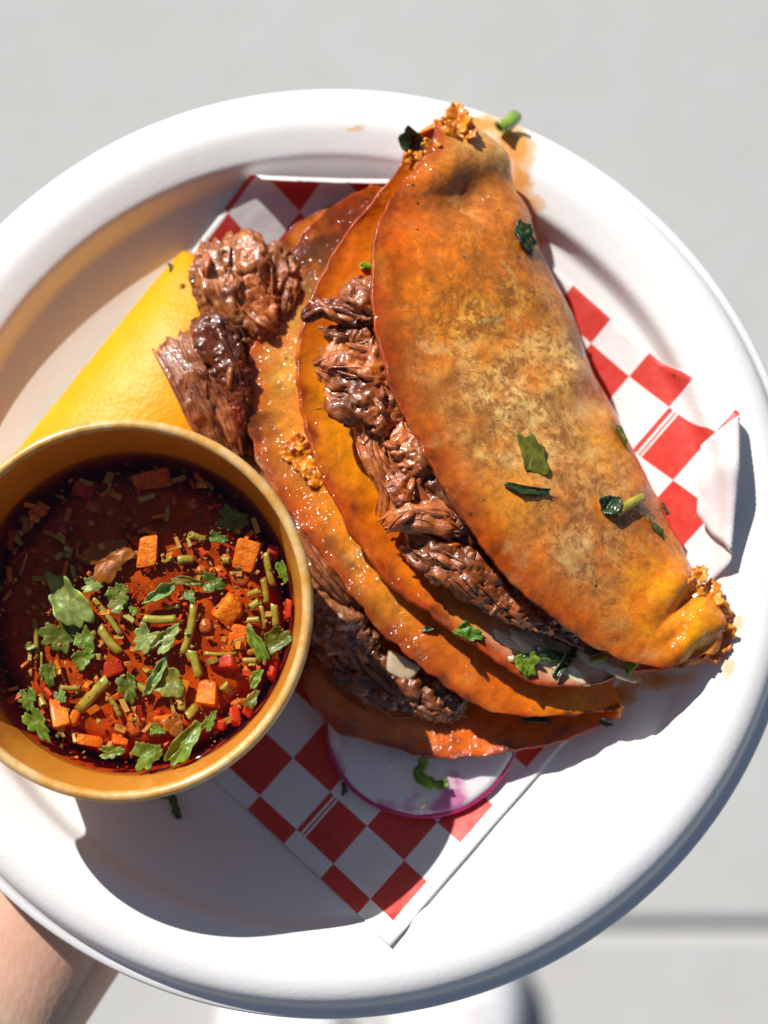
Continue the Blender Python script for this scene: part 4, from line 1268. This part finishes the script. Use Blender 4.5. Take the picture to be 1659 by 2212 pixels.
def build_lemon():
    A = W(398, 535, .009); B = W(10, 1010, .012)
    ax = (B - A).normalized(); L = (B - A).length * 1.02
    side = Vector((0, 0, 1)).cross(ax).normalized()
    if side.x < 0: side = -side                     # towards the right of the picture
    up = ax.cross(side).normalized()
    if up.z < 0: up = -up
    lem = empty('lemon_wedge', 'bright yellow lemon wedge with its peel upward behind the cup', 'lemon', A)
    lem['_wloc'] = tuple(A)
    Rm = 0.028
    nt, na = 70, 40
    a0, a1 = R(176), R(52)                     # from the cut edge on the left, over the top, to the right
    core = 0.0
    def rad(t):
        x = 2 * t - 1
        b = max(0.0, 1 - abs(x) ** 2.3) ** 0.5
        return Rm * (b * 0.97 + 0.10 * math.exp(-((t) / 0.04) ** 2) * 0 + 0.0)
    g = []
    cen = lambda t: A + ax * (L * t) + side * (rad(t) * 0.9976) - up * 0.006
    for i in range(nt):
        t = i / (nt - 1)
        r = rad(t) + 0.0006
        for j in range(na):
            a = a0 + (a1 - a0) * j / (na - 1)
            d = 0.0005 * noise.noise(Vector((t * 9, a * 3, 2)))
            g.append(cen(t) + (side * math.cos(a) + up * math.sin(a) * 0.62) * (r + d))
    mesh('peel', g, grid_faces(nt, na), M['peel'], lem, solid=0.0012, offset=1.0)
    # pith just inside, then the two cut faces of pulp
    g2 = []
    for i in range(nt):
        t = i / (nt - 1)
        r = max(0.0004, rad(t) - 0.0014)
        for j in range(na):
            a = a0 + (a1 - a0) * j / (na - 1)
            g2.append(cen(t) + (side * math.cos(a) + up * math.sin(a) * 0.62) * r)
    mesh('pith', g2, grid_faces(nt, na), M['pith'], lem, solid=0.0018, offset=0.0)
    ed = [cen(i / 39) - side * (rad(i / 39) + 0.0004) + up * 0.0006 for i in range(40)]
    ev, ef, eu = tube(ed, [0.0011] * 4, 8, 60, 3, 1.0, 0.03, 0.02)
    mesh('pith_edge', ev, ef, M['pith'], lem)
    for a in (a0, a1):
        g3 = []
        for i in range(nt):
            t = i / (nt - 1)
            r = max(0.0003, rad(t) - 0.0026)
            for j in range(10):
                g3.append(cen(t) - up * 0.0015 + (side * math.cos(a) + up * math.sin(a) * 0.62) * (r * j / 9))
        mesh('cut_face', g3, grid_faces(nt, 10), M['pulp'], lem, solid=0.001, offset=0.0)
build_lemon()

# ------------------------------------------------------------------ radish slice
def build_radish():
    c = W(915, 1549, .0026); r = 216 * mpp(.0035)
    rd = empty('radish_slice', 'thin round white radish slice with a magenta skin under the lower taco', 'radish', c)
    rd['_wloc'] = tuple(c)
    t = NT('radish_flesh')
    co = t.coord('Object')
    ray_ = t.noise(1.0, 4, 0.6, t.map(co, (160, 60, 60)))
    streak = t.ramp(t.noise(75, 3, 0.5, t.map(co, (1, 1, 1), (.013, .02, 0))), [(0.55, 0.0), (0.65, 0.8)])
    col = t.mix(t.ramp(ray_, [(0.3, 0.0), (0.7, 1.0)]), (0.80, 0.76, 0.76), (0.74, 0.68, 0.70))
    col = t.mix(streak, col, (0.50, 0.045, 0.26))
    t.l(col, t.b.inputs['Base Color'])
    t.set(Roughness=0.25)
    t.b.inputs['Subsurface Weight'].default_value = 0.4
    t.b.inputs['Subsurface Radius'].default_value = (1, .7, .7)
    t.b.inputs['Subsurface Scale'].default_value = .003
    t.b.inputs['Coat Weight'].default_value = 0.4
    t.l(t.bump(ray_, 0.2, 0.0005), t.b.inputs['Normal'])
    skin = mat_simple('radish_skin', (0.50, 0.012, 0.14), (0.40, 0.006, 0.10), 0.35, 300, 0.3, 0.0005, 0.3, 0.15)
    def zc(x, y): return 0.0004 * ((x / r) ** 2)
    for name, prof, mt in (('flesh', [(0.0, .0013), (.3, .0013), (.6, .0013), (.9, .0013), (.962, .0013), (.962, -.0010), (.5, -.0010), (0.0, -.0010)], t.m),
                           ('skin', [(.9625, .00135), (.985, .0013), (.998, .0008), (1.0, .0001), (.998, -.0007), (.98, -.0011), (.9625, -.0011)], skin)):
        v = []
        for rr, z in prof:
            for k in range(120):
                a = 2 * math.pi * k / 120
                w = 1 + .012 * math.sin(2 * a) + .006 * math.sin(5 * a + 1) + (0.004 * noise.noise(Vector((math.cos(a) * 6, math.sin(a) * 6, 0))) if rr > .95 else 0)
                if rr == .9625 or rr == .962: w *= 1 + .012 * noise.noise(Vector((math.cos(a) * 4, math.sin(a) * 4, 3)))
                x, y = r * max(rr, 1e-4) * w * math.cos(a), r * max(rr, 1e-4) * w * math.sin(a)
                v.append(c + Vector((x, y, z + zc(x, y))))
        f = grid_faces(len(prof), 120, close_v=True)
        mesh(name, v, f, mt, rd)
build_radish()

# ------------------------------------------------------------------ chopped herbs scattered on the food, paper and plate
def herb_leaf(u, v, L, wd, ang, kind, seed, label, curl=.25, wave=.25, tint=(1, 1, 1), lob=False, lift=.0006, cut=1):
    p, n = hit(u, v)
    z = mpp(p.z)
    o = leaf('coriander_leaf', p + n * (lift * .6 + .0010), n, ang, L * z * 1.25, wd * z * 1.25, M[kind], seed, curl, wave * .6, cut, tint, .0003, None, lob)
    tag(o, label, 'leaf', 'chopped herbs scattered on the food')
    return o
def herb_stem(u0, v0, u1, v1, w, seed, label, lift=.0007, mat='stem'):
    p, n = hit(u0, v0); q, m = hit(u1, v1)
    q = q if (q - p).length < 0.02 else p + (W(u1, v1, p.z) - W(u0, v0, p.z))
    o = stem_piece('coriander_sprig', p + n * (lift + .0008), q + n * (lift + .0008), w * mpp(p.z), M[mat], n, seed)
    tag(o, label, 'stem', 'chopped herbs scattered on the food')
M['stem_green'] = mat_simple('fresh_green_stem', (0.26, 0.42, 0.02), (0.16, 0.30, 0.012), 0.3, 220, 0.3, 0.0004, 0.5, 0.2)
herb_leaf(893, 303, 62, 56, 40, 'leaf_dark', 1, 'dark wilted herb bit beside the upper taco tip', .3, .5, lift=.002)
herb_stem(1078, 285, 1110, 262, 34, 2, 'bright green stem piece on the plate rim by the upper taco tip', .0025, 'stem_green')
herb_leaf(1118, 515, 66, 44, 30, 'leaf_dark', 3, 'black green herb bit on the fold of the upper taco near its top', .3, .5, lift=.0012)
herb_leaf(1138, 533, 40, 14, 80, 'leaf_dark', 4, 'thin dark herb shred hanging below the black green bit', .3, .3, lift=.0012)
herb_leaf(1143, 993, 86, 62, 75, 'leaf_olive', 5, 'flat olive green leaf in the middle of the upper taco', .12, .12, lift=.0005)
herb_leaf(1140, 1061, 82, 36, 4, 'leaf_dark', 6, 'dark pointed leaf just below the flat olive leaf', .3, .2, lift=.0009)
herb_leaf(1312, 1088, 50, 40, -50, 'leaf_dark', 7, 'crumpled dark leaf beside the yellow green stem on the upper taco', .4, .5, lift=.0012)
herb_stem(1325, 1112, 1378, 1078, 21, 8, 'yellow green stem lying on the lower half of the upper taco', .0012, 'stem')
herb_leaf(1408, 1142, 58, 27, 50, 'leaf_olive', 9, 'narrow olive leaf near the fold of the upper taco, low down', .2, .15, (.6, .7, 1.2))
herb_leaf(1005, 1366, 58, 42, 20, 'leaf', 10, 'bright green crumpled leaf on the inner side of the upper taco', .4, .6, (1.1, 1.5, .8), True, .0014)
herb_leaf(1128, 1432, 56, 40, 60, 'leaf', 11, 'light green leaf piece sticking out of the melted cheese', .3, .4, (1.6, 1.6, .6), lift=.0012)
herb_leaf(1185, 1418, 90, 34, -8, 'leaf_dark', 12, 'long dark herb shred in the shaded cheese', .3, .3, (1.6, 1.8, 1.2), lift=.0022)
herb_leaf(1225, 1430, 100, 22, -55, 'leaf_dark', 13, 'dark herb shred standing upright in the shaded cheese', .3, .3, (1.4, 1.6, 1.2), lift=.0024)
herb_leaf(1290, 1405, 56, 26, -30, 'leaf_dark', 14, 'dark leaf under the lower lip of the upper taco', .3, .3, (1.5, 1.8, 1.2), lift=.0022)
herb_stem(1270, 1432, 1302, 1424, 16, 15, 'green stem embedded in the cheese at the mouth of the upper taco', .0016)
herb_stem(1352, 1454, 1368, 1436, 24, 16, 'bright green stem end under the bottom corner of the upper taco', .001, 'stem_green')
herb_stem(778, 576, 800, 580, 17, 17, 'tiny green stem at the left edge of the upper taco', .001, 'stem_green')
herb_leaf(880, 926, 22, 12, 10, 'leaf', 18, 'tiny green fleck on the beef under the upper taco edge', .2, .2, (1.4, 1.6, .7), lift=.008)
herb_leaf(1150, 1556, 76, 24, 3, 'leaf_dark', 19, 'dark herb leaf inside the mouth of the lower taco on the right', .3, .3, (1.4, 1.6, 1.3), lift=.0012)
herb_leaf(965, 1545, 60, 26, 12, 'leaf_olive', 20, 'olive leaf bit in the shaded mouth of the lower taco', .3, .2, lift=.0012)
herb_leaf(920, 1530, 50, 24, -15, 'leaf_olive', 27, 'smaller olive leaf bit beside the one in the mouth of the lower taco', .3, .2, (.6, .8, 1), lift=.0016)
herb_leaf(1303, 1562, 30, 16, 20, 'leaf_dark', 21, 'small dark leaf at the right corner of the lower taco', .3, .3, lift=.001)
herb_leaf(930, 1360, 34, 10, -25, 'leaf_dark', 22, 'dark thread of herb on the seam between the two tacos', .2, .3, lift=.0008)
herb_leaf(1338, 955, 60, 16, 62, 'leaf_olive', 23, 'olive shred stuck to the fold of the upper taco', .3, .2, (.6, .7, 1), lift=.0006)
herb_leaf(1428, 1108, 34, 12, 60, 'leaf_dark', 24, 'short dark shred on the fold of the upper taco above its corner', .2, .2, lift=.0006)
herb_leaf(440, 893, 20, 15, 0, 'leaf', 25, 'small green fleck on the long beef strip', .2, .2, (1.0, 1.3, .9), lift=.0)
herb_leaf(1460, 804, 18, 22, 60, 'leaf', 26, 'tiny green fleck alone on the white plate rim', .2, .2, (.7, .9, 1.0), True)
def strip(pts, w, z, seed, label, mat='leaf', tint=(1, 1, 1), rise=.0012):
    """a bent ribbon of leaf"""
    P = resample([W(u, v, z + .0004 + rise * (0.5 + 0.5 * math.sin(i * 1.9 + seed))) for i, (u, v) in enumerate(pts)], 30)
    v, col = [], []
    for i in range(30):
        T = Vector(P[min(i + 1, 29)] - P[max(i - 1, 0)]).normalized()
        X = T.cross(Vector((0, 0, 1))).normalized()
        ww = w * mpp(z) / 2 * (0.7 + 0.5 * noise.noise(Vector((i * .25, seed, 0))) + 0.35 * math.sin(math.pi * i / 29))
        for k in range(5):
            s = (k - 2) / 2
            v.append(Vector(P[i]) + X * s * ww + Vector((0, 0, .0006 * s * s * math.sin(i * .4 + seed))))
            col.append(np.array(tint) * (1.35 if k == 2 else 1.0))
    o = mesh('coriander_leaf', v, grid_faces(30, 5), M[mat], None, col=np.array(col), solid=.0003, offset=0)
    tag(o, label, 'leaf', 'chopped herbs scattered on the food')
strip([(908, 1638), (915, 1652), (902, 1672), (925, 1690), (950, 1695), (968, 1690)], 22, .0055, 3, 'bright green curled leaf strip lying on the radish slice', tint=(1.5, 1.7, .7))
strip([(345, 1718), (370, 1722), (378, 1745), (388, 1768)], 16, .002, 4, 'dark green leaf strip on the plate below the cup', tint=(.8, .9, .9))
strip([(741, 1690), (744, 1706), (739, 1718)], 9, .0022, 5, 'tiny dark green shred on the paper left of the radish', tint=(.6, .8, .9), rise=.0003)
strip([(362, 570), (372, 577), (366, 587)], 7, .0185, 6, 'tiny green fleck on the tip of the lemon wedge', tint=(1, 1.3, .7), rise=.0003)
def crumb(u, v, r, z, mat, seed, label, cat='crumb', ang=0, asp=.6):
    o = blob('food_crumb', W(u, v, z), (r * mpp(z), r * asp * mpp(z), r * .5 * mpp(z)), seed, mat, None, .3, 2, None, R(ang), (8, 12))
    tag(o, label, cat, 'crumbs on the paper and plate')
crumb(833, 1863, 9, .002, M['crust'], 1, 'orange crumb on the white check near the paper corner', ang=30)
crumb(925, 1850, 5, .002, M['carrot_red'], 2, 'tiny red crumb on the paper right of the orange one', ang=80)
crumb(911, 1742, 11, .0055, M['cheese'], 3, 'cream cheese shred at the lower edge of the radish', ang=40, asp=.35)
crumb(930, 1640, 6, .0055, M['cheese'], 4, 'pale cheese speck above the leaf strip on the radish')
crumb(917, 2000, 3, .009, M['leaf_dark'], 5, 'single dark speck on the white plate below the paper corner')
p, n = hit(1103, 1425)
blob_ = blob('food_crumb', p + n * .0008, (.0012, .0010, .001), 9, M['onion'], None, .4, 2, n, 0, (8, 12))
tag(blob_, 'white cheese crumb on the inner side of the upper taco', 'crumb', 'crumbs on the paper and plate')

# ------------------------------------------------------------------ the person holding the plate
def mat_skin():
    t = NT('skin')
    c = t.coord('Object')
    col = t.mix(t.ramp(t.noise(40, 4, 0.6, c), [(0.35, 0.0), (0.65, 1.0)]), (0.72, 0.44, 0.32), (0.66, 0.38, 0.27))
    t.l(col, t.b.inputs['Base Color'])
    t.set(Roughness=0.45)
    t.b.inputs['Subsurface Weight'].default_value = 0.35
    t.b.inputs['Subsurface Radius'].default_value = (1.0, .4, .25)
    t.b.inputs['Subsurface Scale'].default_value = .004
    vor = t.n('ShaderNodeTexVoronoi'); vor.inputs['Scale'].default_value = 700
    t.l(t.map(c, (1, 0.5, 1)), vor.inputs['Vector'])
    t.l(t.bump(vor.outputs['Distance'], 0.25, 0.0004), t.b.inputs['Normal'])
    return t.m
M['skin'] = mat_skin()
M['shoe'] = mat_simple('white_shoe_leather', (0.80, 0.80, 0.82), (0.74, 0.74, 0.77), 0.5, 60, 0.2, 0.001)
M['sole'] = mat_simple('shoe_sole', (0.70, 0.69, 0.66), None, 0.7, 80, 0.2, 0.001)
M['denim'] = mat_simple('dark_denim', (0.030, 0.036, 0.06), (0.02, 0.024, 0.042), 0.9, 500, 0.4, 0.001)

per = empty('person', 'bare forearm of a person in white shoes holding the plate from below', 'person', W(760, 2500, GZ))
per['_wloc'] = tuple(per.location)
def build_arm():
    pv, pe, pr = [], [], []
    def add(p, r, parent=None):
        pv.append(tuple(Vector(p) - Vector(per['_wloc'])))
        pr.append(r if isinstance(r, tuple) else (r, r))
        if parent is not None:
            pe.append((parent, len(pv) - 1))
        return len(pv) - 1
    wrist = W(60, 1985, -.027)
    elbow = W(-560, 3280, -.012)
    palm = W(215, 1700, -.022)
    w = add(wrist, (.029, .025))
    e1 = add(wrist.lerp(elbow, .25), (.033, .029), w)
    e2 = add(wrist.lerp(elbow, .6), (.041, .038), e1)
    e3 = add(elbow, (.042, .040), e2)
    sh = add(elbow + Vector((-.05, -.12, .12)), (.048, .046), e3)
    p0 = add(wrist.lerp(palm, .45), (.034, .016), w)
    p1 = add(palm, (.038, .012), p0)
    d = (palm - wrist); d.z = 0; d.normalize()
    s = Vector((d.y, -d.x, 0))
    for k, (off, ln, spread) in enumerate(((-.030, .060, -.20), (-.010, .072, -.05), (.010, .068, .10), (.030, .054, .28))):
        base = palm + d * .030 + s * off; base.z = -.026
        dr = (d + s * spread).normalized()
        b = add(base, .0095, p1)
        m1 = base + dr * ln * .45; m1.z = -.0165
        m = add(m1, .0085, b)
        t1_ = base + dr * ln; t1_.z = -.0125
        add(t1_, .0072, m)
    tb = wrist.lerp(palm, .5) + s * -.036; tb.z = -.034
    th = add(tb, .012, p0)
    th2 = add(tb + d * .030 + s * -.022 + Vector((0, 0, .010)), .0105, th)
    add(tb + d * .055 + s * -.034 + Vector((0, 0, .018)), .009, th2)
    me = bpy.data.meshes.new('arm')
    me.from_pydata(pv, pe, [])
    o = bpy.data.objects.new('arm', me)
    COL.objects.link(o)
    o.parent = per
    sk = o.modifiers.new('skin', 'SKIN')
    if not me.skin_vertices:
        bpy.context.view_layer.objects.active = o
        bpy.ops.object.modifier_remove(modifier='skin') if False else None
    for i, sv in enumerate(me.skin_vertices[0].data):
        sv.radius = pr[i]
        sv.use_root = (i == 0)
    sk.use_smooth_shade = True
    sb = o.modifiers.new('smooth', 'SUBSURF'); sb.levels = 3; sb.render_levels = 3
    me.materials.append(M['skin'])
build_arm()

def build_shoe(u, v, ang):
    """toe tip at picture position (u, v) on the ground, pointing up the picture"""
    tip = W(u, v, GZ)
    d = Vector((math.sin(R(ang)), math.cos(R(ang)), 0)); s = Vector((d.y, -d.x, 0))
    Ls = 0.285
    sh = mesh_loft(tip, d, s, Ls, [(0, .012, .012, .030), (.03, .032, .012, .046), (.10, .046, .012, .056), (.22, .051, .012, .064), (.36, .049, .012, .078), (.5, .044, .012, .096), (.62, .040, .012, .112), (.8, .038, .012, .112), (.93, .034, .012, .108), (1, .018, .012, .100)], 'shoe', M['shoe'], per)
    mesh_loft(tip, d, s, Ls, [(-.012, .012, 0, .016), (.03, .037, 0, .017), (.10, .050, 0, .018), (.24, .055, 0, .019), (.5, .047, 0, .020), (.8, .042, 0, .022), (.95, .037, 0, .022), (1.012, .018, 0, .022)], 'sole', M['sole'], sh, boxy=True)
    for k in range(5):
        t = .24 + k * .055
        c = tip - d * (Ls * t) + Vector((0, 0, .066 + k * .0085))
        pts = [c + s * (x * .030) + Vector((0, 0, .004 - .012 * x * x)) + d * (.004 * x) for x in (-1, -.5, 0, .5, 1)]
        vv, ff, uu = tube(pts, [.003] * 5, 8, 12, k, .5, .02, .02)
        mesh('lace', vv, ff, M['sole'], sh)
    # trouser leg rising from the ankle, outside the picture
    vv = []
    NR, K = 14, 28
    ank = tip - d * (Ls * .76) + Vector((0, 0, .085))
    for i in range(NR):
        t = i / (NR - 1)
        c = ank + Vector((0, -.03 * t, .80 * t))
        r = .062 + .03 * t
        for k in range(K):
            a = 2 * math.pi * k / K
            rr = r * (1 + .06 * noise.noise(Vector((math.cos(a) * 2, math.sin(a) * 2, t * 9))))
            vv.append(c + Vector((math.cos(a) * rr * .9, math.sin(a) * rr, 0)))
    mesh('trouser_leg', vv, grid_faces(NR, K, close_v=True), M['denim'], per, solid=.003)
def mesh_loft(tip, d, s, Ls, secs, name, mat, parent, boxy=False):
    K = 28
    v = []
    S = resample([(a, b, c, e) for a, b, c, e in secs], 40)
    for a, w, z0, z1 in S:
        for k in range(K):
            th = 2 * math.pi * k / K
            c, sn = math.cos(th), math.sin(th)
            pw = .45 if boxy else .75
            x = math.copysign(abs(c) ** pw, c) * w
            z = (z0 + z1) / 2 + math.copysign(abs(sn) ** pw, sn) * (z1 - z0) / 2
            if not boxy and sn > 0: x *= 1 - .25 * sn
            v.append(Vector(tip) - d * (Ls * a) + s * x + Vector((0, 0, z)))
    f = grid_faces(len(S), K, close_v=True)
    f.append(tuple(reversed(range(K)))); f.append(tuple((len(S) - 1) * K + k for k in range(K)))
    return mesh(name, v, f, mat, parent)
build_shoe(600, 2105, -6)
build_shoe(1000, 1985, 5)
for o in bpy.data.objects:
    if '_wloc' in o:
        del o['_wloc']
